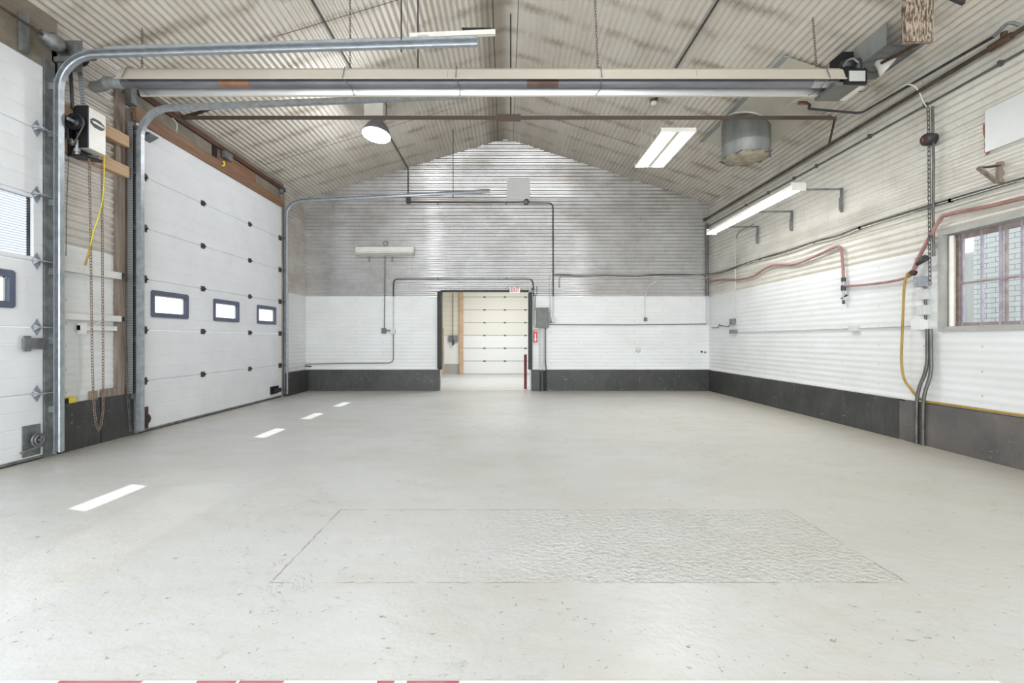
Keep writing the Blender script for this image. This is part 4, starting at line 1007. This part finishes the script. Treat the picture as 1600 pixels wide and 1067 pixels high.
# corner conduit
q = BW(1108.5, 350)
m = MB(); m.cyl((XR-0.06, YB-0.04, CAM_H+(530-350)*0.014), (XR-0.06, YB-0.04, PAINT_Z), 0.028, n=10)
cc = thing('corner_conduit', 'vertical conduit in the right back corner, dark above and white below', 'conduit', (XR-0.06, YB-0.04, 1.4))
m.build('upper_run', 'conduit', cc)
MB().cyl((XR-0.06, YB-0.04, 1.42), (XR-0.06, YB-0.04, PAINT_Z), 0.02, n=10).build('lower_run', 'conduit_white', cc)

# cable bundle from the back wall round to the right wall
bun = thing('cable_bundle', 'sagging bundle of dark cables along the back and right walls', 'cable bundle', (3, YB-0.05, 2.5))
back_pts = [(866, 429), (905, 430), (950, 430), (990, 431), (1025, 429), (1063, 429), (1100, 428)]
right_pts = [(1125, 425), (1160, 413), (1187, 404), (1230, 391), (1273, 377), (1310, 367), (1344, 354), (1407, 334), (1485, 311), (1590, 280), (1640, 264)]
for k, (dy, mt, jit) in enumerate(((0, 'cable_dark', 0.3), (1.6, 'cable_dark', 1.2), (2.6, 'conduit', 1.4), (3.6, 'cable_light', 1.0))):
    rnd = random.Random(k)
    pts = [BW(px, py+dy*0.6+rnd.uniform(-jit, jit)*0.6, 0.03) for px, py in back_pts]
    pts += [RW(px, py+dy*0.9+rnd.uniform(-jit, jit), XR-0.03) for px, py in right_pts]
    MB().tube(sag(pts, 6), 0.0075, 6).build('cable', mt, bun)
for px, py in right_pts[2:9:2]+[(1344, 354), (1485, 311)]:
    q = RW(px, py+1.5, XR-0.03); MB().box(q.x-0.012, XR, q.y-0.012, q.y+0.012, q.z-0.022, q.z+0.012).build('cable_clip', 'conduit', bun)
m = MB(); pts = [RW(px, py, XR-0.025) for px, py in ((1112, 432), (1160, 424), (1230, 405), (1311, 375), (1410, 346), (1480, 325), (1556, 303), (1640, 281))]
pts = [BW(px, py, 0.03) for px, py in ((990, 431), (1040, 433), (1080, 437))]+pts
m.tube(sag(pts, 6), 0.006, 6)
wc = tag(m.build('white_cable', 'cable_light'), 'thin white cable running just below the dark bundle on the right wall', 'cable')
m = MB(); m.tube(sag([BW(px, py, 0.03) for px, py in ((874, 450), (874, 438), (877, 431), (882, 429))]), 0.006, 6)
tag(m.build('cable_tail', 'cable_dark'), 'short dark cable tail bending down near the left end of the bundle', 'cable')
m = MB(); m.tube(sag([BW(px, py, 0.03) for px, py in ((1026, 440), (1018, 443), (1011, 452), (1008, 468), (1008, 494))]), 0.006, 6)
tag(m.build('thin_cable', 'conduit_white'), 'thin white cable dropping to the small outlet on the back wall', 'cable')
q = BW(1008, 499, 0.0); tag(MB().box(q.x-0.03, q.x+0.03, YB-0.06, YB-0.005, q.z-0.04, q.z+0.04).build('outlet', 'box_grey'), 'small dark outlet on the white part of the back wall', 'outlet')

# red air hose
RH = 'red_hose'
m = MB(); pts = [BW(1104, 440, 0.03), RW(1130, 437, XR-0.05), RW(1150, 437, XR-0.05), RW(1175, 432, XR-0.05), RW(1205, 415, XR-0.05), RW(1240, 413, XR-0.05), RW(1270, 402, XR-0.05), RW(1300, 388, XR-0.05), RW(1312, 386, XR-0.05), RW(1316, 402, XR-0.05), RW(1318, 436, XR-0.05)]
m.tube(sag(pts, 6), 0.018, 8); h1 = tag(m.build('air_hose', RH), 'faded red air hose draped along the right wall to the metal fitting', 'hose')
m = MB(); pts = [RW(1320, 447, XR-0.05), RW(1350, 445, XR-0.05), RW(1390, 440, XR-0.05), RW(1418, 433, XR-0.05), RW(1427, 426, XR-0.05)]
m.tube(sag(pts, 6), 0.014, 8); tag(m.build('air_hose', RH), 'short red air hose between the metal fitting and the valve', 'hose')
m = MB(); pts = [RW(1426, 426, XR-0.06), RW(1433, 408, XR-0.06), RW(1450, 375, XR-0.06), RW(1470, 341, XR-0.06), RW(1480, 336, XR-0.06), RW(1500, 331, XR-0.06), RW(1550, 321, XR-0.06), RW(1600, 309, XR-0.06), RW(1660, 295, XR-0.06)]
m.tube(sag(pts, 6), 0.018, 8); tag(m.build('air_hose', RH), 'thick red air hose running over the barred window to the valve', 'hose')
q = RW(1318, 455, XR-0.05)
ft = thing('hose_fitting', 'metal air fitting stack hanging at the end of the red hose', 'fitting', tuple(q))
def zof(py): return P(0, py, q.y).z
MB().cyl((q.x, q.y, zof(440)), (q.x, q.y, zof(434)), 0.028).cyl((q.x, q.y, zof(454)), (q.x, q.y, zof(446)), 0.030).build('collar', 'steel_dark', ft)
MB().cyl((q.x, q.y, zof(446)), (q.x, q.y, zof(440)), 0.022).cyl((q.x, q.y, zof(462)), (q.x, q.y, zof(454)), 0.013).cyl((q.x, q.y, zof(470)), (q.x, q.y, zof(464)), 0.012).cyl((q.x, q.y, q.z-0.05), (q.x+0.08, q.y, q.z-0.05), 0.01).build('pipe_body', 'galv', ft)
MB().prism([(q.x, q.y-0.05, zof(461)), (q.x, q.y+0.05, zof(465)), (q.x, q.y+0.05, zof(467)), (q.x, q.y-0.05, zof(463))], (0.012, 0, 0)).build('lever', 'steel_dark', ft)
MB().cyl((q.x, q.y, zof(475)), (q.x, q.y, zof(469)), 0.015).build('nozzle', 'steel_dark', ft)
# valve with dark handle where red meets yellow
q = RW(1430, 418, XR-0.06)
va = thing('hose_valve', 'valve with a dark handle joining the red and yellow hoses', 'valve', tuple(q))
MB().tube(sag([RW(1434, 403, XR-0.06), RW(1433, 410, XR-0.07), RW(1429, 420, XR-0.07)]), 0.022, 8).build('valve_body', 'red_hose', va)
a, b = RW(1434, 412, XR-0.08), RW(1446, 403, XR-0.12)
MB().cyl(a, b, 0.022, 0.034, n=12).build('handle', 'steel_dark', va)
MB().lathe(RW(1427, 426, XR-0.06), [(0, -0.02), (0.03, -0.02), (0.03, 0.02), (0, 0.02)], axis=(0, 1, 0.5)).build('coupling', 'rust', va)
m = MB(); pts = [RW(1427, 424, XR-0.07), RW(1418, 428, XR-0.07), RW(1413, 448, XR-0.07), RW(1411, 490, XR-0.07), RW(1409, 540, XR-0.07), RW(1409, 570, XR-0.07), RW(1413, 592, XR-0.07), RW(1422, 606, XR-0.06), (XR-0.055, RW(1440, 618, XR-0.055).y, 0.47)]
y_ = pts[-1][1]
pts += [(XR-0.055, y_-0.3, 0.462), (XR-0.055, y_-0.8, 0.462), (XR-0.055, 3.0, 0.462), (XR-0.055, 2.0, 0.462)]
m.tube(sag(pts, 8), 0.012, 8); tag(m.build('air_hose', 'yellow_hose'), 'yellow hose hanging in a loop and lying along the grey curb', 'hose')

# electrical boxes and conduits below the chain
def wbox(px0, px1, py0, py1, depth, name, mat, label, cat='electrical box', proud=0.0):
    y0 = XR*F/(px1-790); y1 = XR*F/(px0-790); ym = (y0+y1)/2
    return tag(MB().box(XR-depth, XR-proud, y0, y1, P(0, py1, ym).z, P(0, py0, ym).z).build(name, mat), label, cat)
b1 = wbox(1440, 1450, 432, 448, 0.09, 'switch_box', 'galv', 'galvanised switch box, topmost of the stack below the grey lever')
b2 = wbox(1440, 1453, 452, 468, 0.06, 'outlet_box', 'conduit_white', 'white outlet box, second of the stack left of the barred window')
b3_ = wbox(1441, 1454, 477, 492, 0.07, 'junction_box', 'conduit_white', 'white square box, third of the stack left of the barred window')
b4 = wbox(1436, 1450, 499, 515, 0.09, 'junction_box', 'white_paint', 'white junction box, lowest of the stack with two conduits below')
wall_run('conduit', [RW(1446, 448, XR-0.02), RW(1446, 500, XR-0.02)], 0.012, 'conduit', 'short vertical conduit linking the boxes left of the window', 'conduit')
wall_run('conduit', [RW(1449, 514, XR-0.05), RW(1449, 576, XR-0.05), RW(1433, 612, XR-0.09), RW(1432, 655, XR-0.09), (XR-0.09, RW(1432, 655, XR-0.09).y, 0.0)], 0.017, 'conduit', 'left one of the two grey conduits dropping over the curb', 'conduit', 0.12)
wall_run('conduit', [RW(1454, 514, XR-0.05), RW(1455, 585, XR-0.05), RW(1443, 618, XR-0.09), RW(1442, 655, XR-0.09), (XR-0.09, RW(1442, 655, XR-0.09).y, 0.0)], 0.017, 'conduit', 'right one of the two grey conduits dropping over the curb', 'conduit', 0.12)
wall_run('conduit', [RW(1153, 519, XR-0.02), RW(1331, 513, XR-0.02), RW(1437, 509, XR-0.02)], 0.008, 'conduit_white', 'long thin conduit along the white part of the right wall', 'conduit', 0.02)
wbox(1331, 1344, 509, 517, 0.05, 'outlet_box', 'conduit_white', 'white outlet box midway along the right wall conduit')
wbox(1145, 1150, 498, 507, 0.07, 'switch_box', 'galv_dull', 'grey switch box near the right back corner')
wbox(1145, 1152, 515, 521, 0.07, 'outlet_box', 'galv_dull', 'small grey outlet box below the switch box in the corner')
wall_run('conduit', [RW(1148, 362, XR-0.02), RW(1149, 430, XR-0.02), RW(1147.5, 498, XR-0.02)], 0.011, 'conduit_white', 'white vertical conduit rising to the wall fluorescent light', 'conduit', 0.05)
m = MB(); m.tube(sag([RW(1150, 372, XR-0.02), RW(1155, 362, XR-0.03), RW(1168, 355, XR-0.06), RW(1178, 350, XR-0.3)]), 0.007, 6)
tag(m.build('curved_cord', 'cable_dark'), 'curved grey cord below the wall fluorescent light', 'cord')
wall_run('wall_hook', [RW(1112, 512, XR-0.03), RW(1122, 512, XR-0.06), RW(1124, 506, XR-0.06)], 0.008, 'steel_dark', 'bent dark hook in the right back corner', 'hook', 0.03)
wall_run('wall_hook', [RW(1125, 508, XR-0.03), RW(1138, 511, XR-0.06), RW(1142, 505, XR-0.06)], 0.008, 'steel_dark', 'bent dark hook beside the grey switch box', 'hook', 0.03)
# small plates and holes on the back wall
q = BW(997, 547); m = MB(); m.lathe((q.x, YB-0.012, q.z), [(0, 0.012), (0.045, 0.012), (0.055, 0.0), (0.045, -0.006), (0, -0.006)], axis=(0, -1, 0)); tag(m.build('round_cover', 'conduit_white'), 'round white cover plate low on the back wall', 'cover plate')
q = BW(1096, 549.5); m = MB(); m.lathe((q.x, YB-0.01, q.z), [(0, 0.01), (0.02, 0.01), (0.022, 0)], 14, axis=(0, -1, 0)); tag(m.build('plug', 'black'), 'small black plug near the right end of the back wall', 'plug')
q = BW(1101.5, 550.5); m = MB(); m.lathe((q.x, YB-0.01, q.z), [(0, 0.01), (0.02, 0.01), (0.022, 0)], 14, axis=(0, -1, 0)); tag(m.build('plug', 'galv_dull'), 'small grey plug right beside the black plug on the back wall', 'plug')

# chain and pulley on the right wall
q = RW(1453, 170, XR-0.07)
chain('wall_chain', [RW(1450, 168, XR-0.08), RW(1451.5, 215, XR-0.08), RW(1452, 330, XR-0.08), RW(1453, 445, XR-0.08)], 0.045, 0.0045, 0.0125, 'chain_dull', 'long steel chain hanging down the right wall left of the window')
m = MB(); m.tube([RW(1457, 166, XR-0.06), RW(1458.5, 250, XR-0.06), RW(1458, 330, XR-0.05), RW(1459, 400, XR-0.05)], 0.012, 8); 
tag(m.build('chain_guide', 'conduit'), 'grey guide rod directly behind the hanging wall chain', 'rod')
q = RW(1454, 218, XR-0.06)
pb = thing('pull_box', 'dark round box with red mark where the wall chain passes', 'electrical box', tuple(q))
MB().lathe(q, [(0, 0.07), (0.05, 0.07), (0.062, 0.05), (0.062, -0.03), (0, -0.03)], 20, axis=(-1, 0, 0)).build('housing', 'steel_dark', pb)
MB().prism([(q.x-0.072, q.y-0.02, q.z-0.02), (q.x-0.072, q.y+0.03, q.z-0.02), (q.x-0.072, q.y+0.005, q.z+0.035)], (-0.004, 0, 0)).build('red_mark', 'red', pb)
m = MB(); m.tube(sag([RW(1388, 152, XR-0.1), RW(1400, 140, XR-0.2), RW(1420, 132, XR-0.2), RW(1434, 140, XR-0.12), RW(1442, 158, XR-0.06), RW(1450, 170, XR-0.06)]), 0.007, 6)
tag(m.build('white_cable', 'cable_light'), 'white cable looping over the pipes to the top of the wall chain', 'cable')

# flat white panel, rust marks and rusty bracket in the upper right
y0, y1 = XR*F/(1640-790), XR*F/(1542-790)
def zr(px, py): return RW(px, py, XR).z
tag(MB().box(XR-0.018, XR-0.008, 3.2, y1, zr(1543, 238), zr(1543, 172)).build('wall_panel', 'wall_sheet'), 'flat white sheet panel on the upper right wall', 'panel')
m = MB()
for (px, py, w_, h_) in ((1539, 200, 4, 8), (1540.5, 208, 5, 7), (1541, 225, 4, 6), (1543, 235, 6, 6)):
    q = RW(px, py, XR-0.012); m.cyl((q.x-0.004, q.y, q.z), (q.x+0.004, q.y, q.z), w_*0.0045, n=7)
    m.box(q.x-0.003, q.x+0.004, q.y-0.012, q.y+0.014, q.z-h_*0.006, q.z+h_*0.005)
M['rust_red'] = simple('flaking_rust_red', (158, 96, 84), 0.75, 0, (128, 78, 66), 14)
tag(m.build('rust_bracket', 'rust_red'), 'flaking red brown strip left of the flat white wall panel', 'strip')
br_ = thing('shelf_bracket', 'rusty pale triangular bracket on the right wall above the window', 'bracket', tuple(RW(1560, 285, XR)))
MB().bar(RW(1563, 253, XR-0.02), RW(1562, 286, XR-0.02), 0.03, 0.05, up=(1, 0, 0)).build('upright', 'lumber_old', br_)
a, b = RW(1562, 259, XR-0.03), RW(1562, 259, XR-0.03)+Vector((-0.17, 0.02, -0.01))
MB().bar(a, b, 0.03, 0.012).build('arm', 'rust', br_)
MB().bar(b, RW(1558, 285, XR-0.02), 0.035, 0.02).build('brace', 'lumber_old', br_)

# ---------------------------------------------------------------- fluorescent light on the right wall
xf = 3.65; zl = 3.0; y0, y1 = 5.86, 8.33
wl = thing('wall_light', 'long lit white fluorescent light on arms along the right wall', 'wall light', (xf, 7.1, zl))
m = MB(); m.prism([(xf-0.09, y0, zl-0.01), (xf-0.04, y0, zl+0.06), (xf+0.04, y0, zl+0.06), (xf+0.09, y0, zl-0.01), (xf+0.03, y0, zl+0.02), (xf-0.03, y0, zl+0.02)], (0, y1-y0, 0)); m.build('reflector', 'enamel', wl)
for ye in (y0-0.008, y1): MB().box(xf-0.09, xf+0.09, ye, ye+0.008, zl-0.04, zl+0.06).build('end_cap', 'enamel', wl)
for dx in (-0.045, 0.045): MB().cyl((xf+dx, y0, zl-0.008), (xf+dx, y1, zl-0.008), 0.018, n=14).build('lamp_tube', 'tube_on_wall', wl)
for yy in (6.19, 7.27, 8.25):
    a0 = MB(); a0.bar((xf, yy, zl+0.075), (XR-0.03, yy, zl+0.085), 0.02, 0.022); a0.bar((XR-0.03, yy, zl+0.10), (XR-0.03, yy, zl-0.22), 0.03, 0.02); a0.bar((XR-0.06, yy, zl-0.03), (XR-0.06, yy, zl-0.20), 0.008, 0.008)
    a0.build('wall_arm', 'galv_dull', wl)
a_ = area('wall_light_lamp', (xf, 7.1, zl-0.06), (xf+0.1, 7.1, 0), 0.16, 2.4, 14, (0.98, 0.98, 0.97))

# ---------------------------------------------------------------- window on the right wall
w1 = sroot('window_1', (XR, 4.0, 1.24), 'barred window in the right wall looking at white brick', 'window')
wy0, wy1, wz0, wz1 = WIN; dpt = 0.2
m = MB(); c_ = 0.05
m.box(XR-0.03, XR+dpt, wy1-0.0, wy1+c_, wz0-c_, wz1+c_); m.box(XR-0.03, XR+dpt, wy0-c_, wy0, wz0-c_, wz1+c_)
m.box(XR-0.03, XR+dpt, wy0, wy1, wz1, wz1+c_); m.box(XR-0.02, XR+dpt, wy0, wy1, wz0-c_, wz0); m.build('window_frame', 'window_wall', w1)
xb_ = XR+0.10
m = MB(); m.box(xb_, xb_+0.03, wy0, wy1, wz1-0.05, wz1); m.box(xb_, xb_+0.03, wy0, wy1, wz0, wz0+0.035); m.build('sash_rail', 'bar_rust', w1)
def wy(px): return (xb_)*F/(px-790)
for px, w_, mt in ((1497, 0.045, 'bar_rust'), (1504, 0.02, 'bar_paint'), (1533.5, 0.02, 'bar_paint'), (1563, 0.028, 'bar_paint'), (1571.5, 0.024, 'bar_rust'), (1597, 0.028, 'bar_paint'), (1640, 0.02, 'bar_paint')):
    y = wy(px); w_ *= 0.72; MB().box(xb_-0.003, xb_+0.02, y-w_/2, y+w_/2, wz0, wz1).build('window_bar', mt, w1)
MB().box(xb_-0.015, xb_-0.003, wy0, wy1-0.03, 1.655, 1.675).build('cross_bar', 'bar_rust', w1)
MB().box(xb_+0.035, xb_+0.04, wy0, wy1, wz0, wz1).build('pane', 'glass', w1)
m = MB(); m.tube([(XR+0.03, wy1-0.035, wz0), (XR+0.03, wy1-0.035, wz1-0.01)], 0.022, 10); m.build('white_pipe', 'enamel', w1)
m = MB(); m.tube([(XR+0.07, wy1-0.02, wz0), (XR+0.07, wy1-0.02, wz1-0.03)], 0.014, 10); m.build('brown_stick', 'lumber', w1)
# white brick building outside
struct(MB().box(6.35, 6.6, 1.0, 6.38, -0.1, 5.5).build('wall_outside', 'brick'))
struct(MB().box(6.6, 6.7, 6.0, 11.5, -0.1, 5.5).build('wall_outside_recess', 'white_paint'))
struct(MB().box(-40, XL-1.7, -30, 40, -0.14, -0.02).build('ground_outside', 'asphalt'))
struct(MB().box(6.2, 30, -30, 40, -0.14, -0.02).build('ground_outside', 'asphalt'))

# ---------------------------------------------------------------- back wall services
yo = 0.03
tag(MB().box(BW(792, 0).x, BW(828, 0).x, YB-0.018, YB-0.011, BW(0, 312).z, BW(0, 280).z).build('patch_panel', 'wall_sheet'), 'flat square patch sheet on the back wall above the conduit', 'panel')
jb = thing('conduit_run', 'dark conduit high on the back wall with a box at its left end', 'conduit', tuple(BW(638, 318)))
q0, q1 = BW(635.5, 308), BW(641.5, 318.5)
MB().box(q0.x, q1.x, YB-0.08, YB-0.01, q1.z, q0.z).build('junction_box', 'steel_dark', jb)
MB().tube(bend([BW(641, 316, yo), BW(864, 317, yo), BW(864.5, PAINT_Z and 463, yo)], 0.11), 0.013, 8).build('run', 'steel_dark', jb)
MB().tube([BW(864.5, 463, yo), BW(864.5, 497, yo)], 0.012, 8).build('painted_run', 'conduit_white', jb)
q = BW(822.5, 316); MB().lathe((q.x, YB-0.045, q.z), [(0, 0.03), (0.05, 0.03), (0.058, 0.02), (0.058, -0.03), (0, -0.03)], 20, axis=(0, -1, 0)).build('round_box', 'conduit', jb)
q = BW(865, 500); MB().box(q.x-0.045, q.x+0.045, YB-0.07, YB-0.01, q.z-0.05, q.z+0.05).build('outlet_box', 'conduit_white', jb)
for px in (684, 791): 
    q = BW(px, 317); MB().box(q.x-0.012, q.x+0.012, YB-0.045, YB-0.01, q.z-0.03, q.z+0.012).build('strap', 'steel_dark', jb)
jb = thing('conduit_run', 'dark conduit arching over the doorway in the back wall', 'conduit', tuple(BW(614, 463)))
MB().tube(bend([BW(614.5, 463, yo), BW(614.5, 436, yo), BW(832, 436, yo), BW(834, 450, yo)], 0.11), 0.013, 8).build('run', 'steel_dark', jb)
MB().tube([BW(614.5, 463, yo), BW(614.5, 514, yo)], 0.012, 8).build('painted_run', 'conduit_white', jb)
MB().tube([BW(834, 456, yo), BW(834, 463, yo)], 0.012, 8).build('run_end', 'steel_dark', jb)
MB().tube([BW(834, 463, yo), BW(834.5, 505, yo), BW(836, 512, yo)], 0.014, 8).build('painted_drop', 'conduit_white', jb)
q = BW(832.5, 452); MB().box(q.x-0.03, q.x+0.03, YB-0.07, YB-0.01, q.z-0.035, q.z+0.035).build('junction_box', 'steel_dark', jb)
for px in (684, 792):
    q = BW(px, 436); MB().box(q.x-0.01, q.x+0.01, YB-0.045, YB-0.01, q.z-0.02, q.z+0.03).build('strap', 'steel_dark', jb)
m = MB(); m.tube(sag([BW(838.5, 447, yo), BW(839, 455, yo), BW(836.5, 466, yo), BW(836, 485, yo)]), 0.006, 6)
tag(m.build('black_cord', 'black'), 'short black cord hanging right of the doorway corner', 'cord')
# unlit fluorescent on the back wall
q0, q1 = BW(558, 399), BW(648, 385)
yw = YB-0.09
uf = thing('wall_light', 'unlit white fluorescent light on the back wall left of the doorway', 'wall light', ((q0.x+q1.x)/2, yw, q0.z))
MB().prism([(q0.x, YB-0.02, q0.z+0.05), (q0.x, YB-0.10, q0.z+0.04), (q0.x, YB-0.12, q0.z+0.07), (q0.x, YB-0.10, q0.z+0.165), (q0.x, YB-0.02, q0.z+0.175)], (q1.x-q0.x, 0, 0)).build('housing', 'enamel', uf)
MB().prism([(q0.x, YB-0.02, q0.z-0.03), (q0.x, YB-0.16, q0.z+0.0), (q0.x, YB-0.16, q0.z+0.006), (q0.x, YB-0.02, q0.z-0.022)], (q1.x-q0.x, 0, 0)).build('lower_reflector', 'enamel', uf)
MB().cyl((q0.x+0.04, YB-0.125, q0.z+0.035), (q1.x-0.04, YB-0.125, q0.z+0.035), 0.013).build('lamp_tube', 'tube_off', uf)
for px in (577, 613): 
    x = BW(px, 0).x; MB().box(x-0.015, x+0.015, YB-0.04, YB-0.01, BW(0, 409).z, q0.z+0.02).build('bracket', 'galv_dull', uf)
q = BW(603, 381); MB().ring((q.x, YB-0.04, q.z), 0.05, 0.007, axis=(0, 1, 0)).build('cord_coil', 'cable_dark', uf)
jb = thing('conduit_drop', 'thin grey conduit dropping from the unlit light to a switch', 'conduit', tuple(BW(600, 520)))
MB().tube([BW(601.5, 395, 0.04), BW(601, 440, 0.03), BW(600.5, 514, 0.03)], 0.009, 8).build('run', 'conduit', jb)
def bbox(px0, px1, py0, py1, d, name, mat, parent): 
    a, b = BW(px0, py1), BW(px1, py0); return MB().box(a.x, b.x, YB-d, YB-0.008, a.z, b.z).build(name, mat, parent)
bbox(597, 603.5, 512.5, 521, 0.06, 'switch_box', 'box_grey', jb)
bbox(603.5, 611, 515, 517.5, 0.04, 'nipple', 'conduit', jb)
bbox(611, 618, 514, 521.5, 0.06, 'outlet_box', 'conduit_white', jb)
MB().tube(bend([BW(614.5, 521, yo), BW(614.5, 567, yo), BW(540, 567.5, yo), BW(477, 569, yo)], 0.12), 0.009, 8).build('lower_run', 'conduit', jb)
# seam trim across the white paint
wall_run('conduit', [BW(858, 507, yo), BW(980, 507.5, yo), BW(1106, 506, yo)], 0.009, 'conduit', 'long thin conduit from the grey panel to the right back corner', 'conduit', 0.02)
# breaker panel
a, b = BW(838, 512, 0), BW(856.5, 481, 0)
ep = thing('breaker_panel', 'grey electrical panel box right of the doorway', 'electrical panel', ((a.x+b.x)/2, YB-0.12, a.z))
MB().box(a.x, b.x, YB-0.14, YB-0.01, a.z, b.z).build('enclosure', 'box_grey', ep)
MB().box(a.x+0.012, b.x-0.012, YB-0.148, YB-0.14, a.z+0.015, b.z-0.05).build('cover_door', 'box_grey', ep)
MB().box(b.x-0.005, b.x+0.02, YB-0.12, YB-0.09, a.z+0.08, b.z-0.1).build('switch_lever', 'galv_dull', ep)
q = BW(861, 503); MB().cyl((b.x, YB-0.05, q.z), (BW(866, 0).x, YB-0.05, q.z), 0.015).build('nipple', 'conduit', ep)
for k, px in enumerate((843.5, 849, 852)):
    x = BW(px, 0).x; m = MB(); m.tube(bend([(x, YB-0.05, a.z), (x, YB-0.05, 0.62), (x, YB-0.18, 0.50), (x, YB-0.18, 0.44)], 0.06), 0.013, 8); m.build('riser', 'conduit_white' if k < 2 else 'conduit', ep)
    MB().tube([(x, YB-0.18, 0.44), (x, YB-0.18, 0.0)], 0.014, 8).build('painted_riser', 'black', ep)
m = MB(); m.tube([BW(859, 429, yo), BW(860, 500, yo)], 0.009, 8); tag(m.build('conduit', 'conduit_white'), 'thin pale conduit just left of the dark conduit above the panel', 'conduit')

# exit sign and extinguisher sign
def letters(txt, size, loc, rot, mat, parent, name='lettering', ext=0.0008):
    cu = bpy.data.curves.new(name, 'FONT'); cu.body = txt; cu.size = size; cu.align_x = 'CENTER'; cu.align_y = 'CENTER'; cu.extrude = ext
    cu.offset = size*0.02
    cu.materials.append(M[mat]); tmp = bpy.data.objects.new(name+'_curve', cu); C.objects.link(tmp); bpy.context.view_layer.update()
    me = bpy.data.meshes.new_from_object(tmp.evaluated_get(bpy.context.evaluated_depsgraph_get())); me.name = name
    bpy.data.objects.remove(tmp); me.materials.clear(); me.materials.append(M[mat])
    o = bpy.data.objects.new(name, me); C.objects.link(o); o.parent = parent
    o.location = Vector(loc)-Vector(parent['_o']); o.rotation_euler = rot; return o
a, b = BW(796.5, 458, 0.1), BW(812.5, 448, 0.1)
ys = YB-0.09
ex = thing('exit_sign', 'white exit sign with red letters on the doorway header', 'sign', ((a.x+b.x)/2, ys, a.z))
MB().box(a.x, b.x, ys, ys+0.03, a.z, b.z).build('plate', 'sign_white', ex)
o = letters('EXIT', 0.13, ((a.x+b.x)/2, ys-0.002, (a.z+b.z)/2+0.004), (PI/2, 0, 0), 'sign_red', ex); o.scale = (0.72, 1, 1)
a, b = BW(832.3, 535.5, 0), BW(840.3, 514.5, 0); ys = YB-0.05
es = thing('extinguisher_sign', 'red sign with a white downward arrow right of the doorway', 'sign', ((a.x+b.x)/2, ys, a.z))
MB().box(a.x, b.x, ys, ys+0.01, a.z, b.z).build('plate', 'sign_white', es)
MB().box(a.x+0.008, b.x-0.008, ys-0.002, ys, a.z+0.008, b.z-0.008).build('red_field', 'sign_red', es)
c_ = (a.x+b.x)/2
MB().prism([(c_-0.014, ys-0.004, b.z-0.09), (c_-0.014, ys-0.004, a.z+0.085), (c_-0.034, ys-0.004, a.z+0.085), (c_, ys-0.004, a.z+0.02), (c_+0.034, ys-0.004, a.z+0.085), (c_+0.014, ys-0.004, a.z+0.085), (c_+0.014, ys-0.004, b.z-0.09)], (0, 0.002, 0)).build('arrow', 'sign_white', es)
o = letters('FIRE', 0.04, (c_, ys-0.003, b.z-0.045), (PI/2, 0, 0), 'sign_white', es)
# red post in the doorway
q = P(821, 607, 10.55)
m = MB(); m.cyl((q.x, 10.55, 0.0), (q.x, 10.55, 0.77), 0.032, n=16); tag(m.build('bollard', 'red'), 'short dark red post standing in the doorway', 'post')
# low wall clips beside the left corner
q = BW(479, 571); tag(MB().cyl((q.x-0.04, YB-0.04, q.z-0.01), (q.x+0.12, YB-0.04, q.z-0.02), 0.012).build('pipe_stub', 'steel_dark'), 'small dark pipe stub at the left back corner above the curb', 'pipe')

# striped strip on the floor at the bottom of the frame
m = MB(); m.box(-2.2, 1.6, 1.25, 1.528, 0.0, 0.0015)
fs = thing('floor_stripe', 'white painted stripe with red bars on the floor nearest the viewer', 'floor marking', (-0.5, 1.4, 0))
m.build('white_band', 'sign_white', fs)
M['worn_red'] = simple('worn_red_paint', (188, 120, 126), 0.55, 0, (170, 92, 98), 9)
for x0, x1 in ((-1.447, -1.176), (-1.0, -0.872), (-0.862, -0.718), (-0.416, -0.36), (-0.32, -0.15)):
    MB().prism([(x0+0.03, 1.26, 0.0015), (x1-0.02, 1.26, 0.0015), (x1, 1.526, 0.0015), (x0, 1.526, 0.0015)], (0, 0, 0.0008)).build('red_bar', 'worn_red', fs)
for o in bpy.data.objects:
    if '_o' in o: del o['_o']
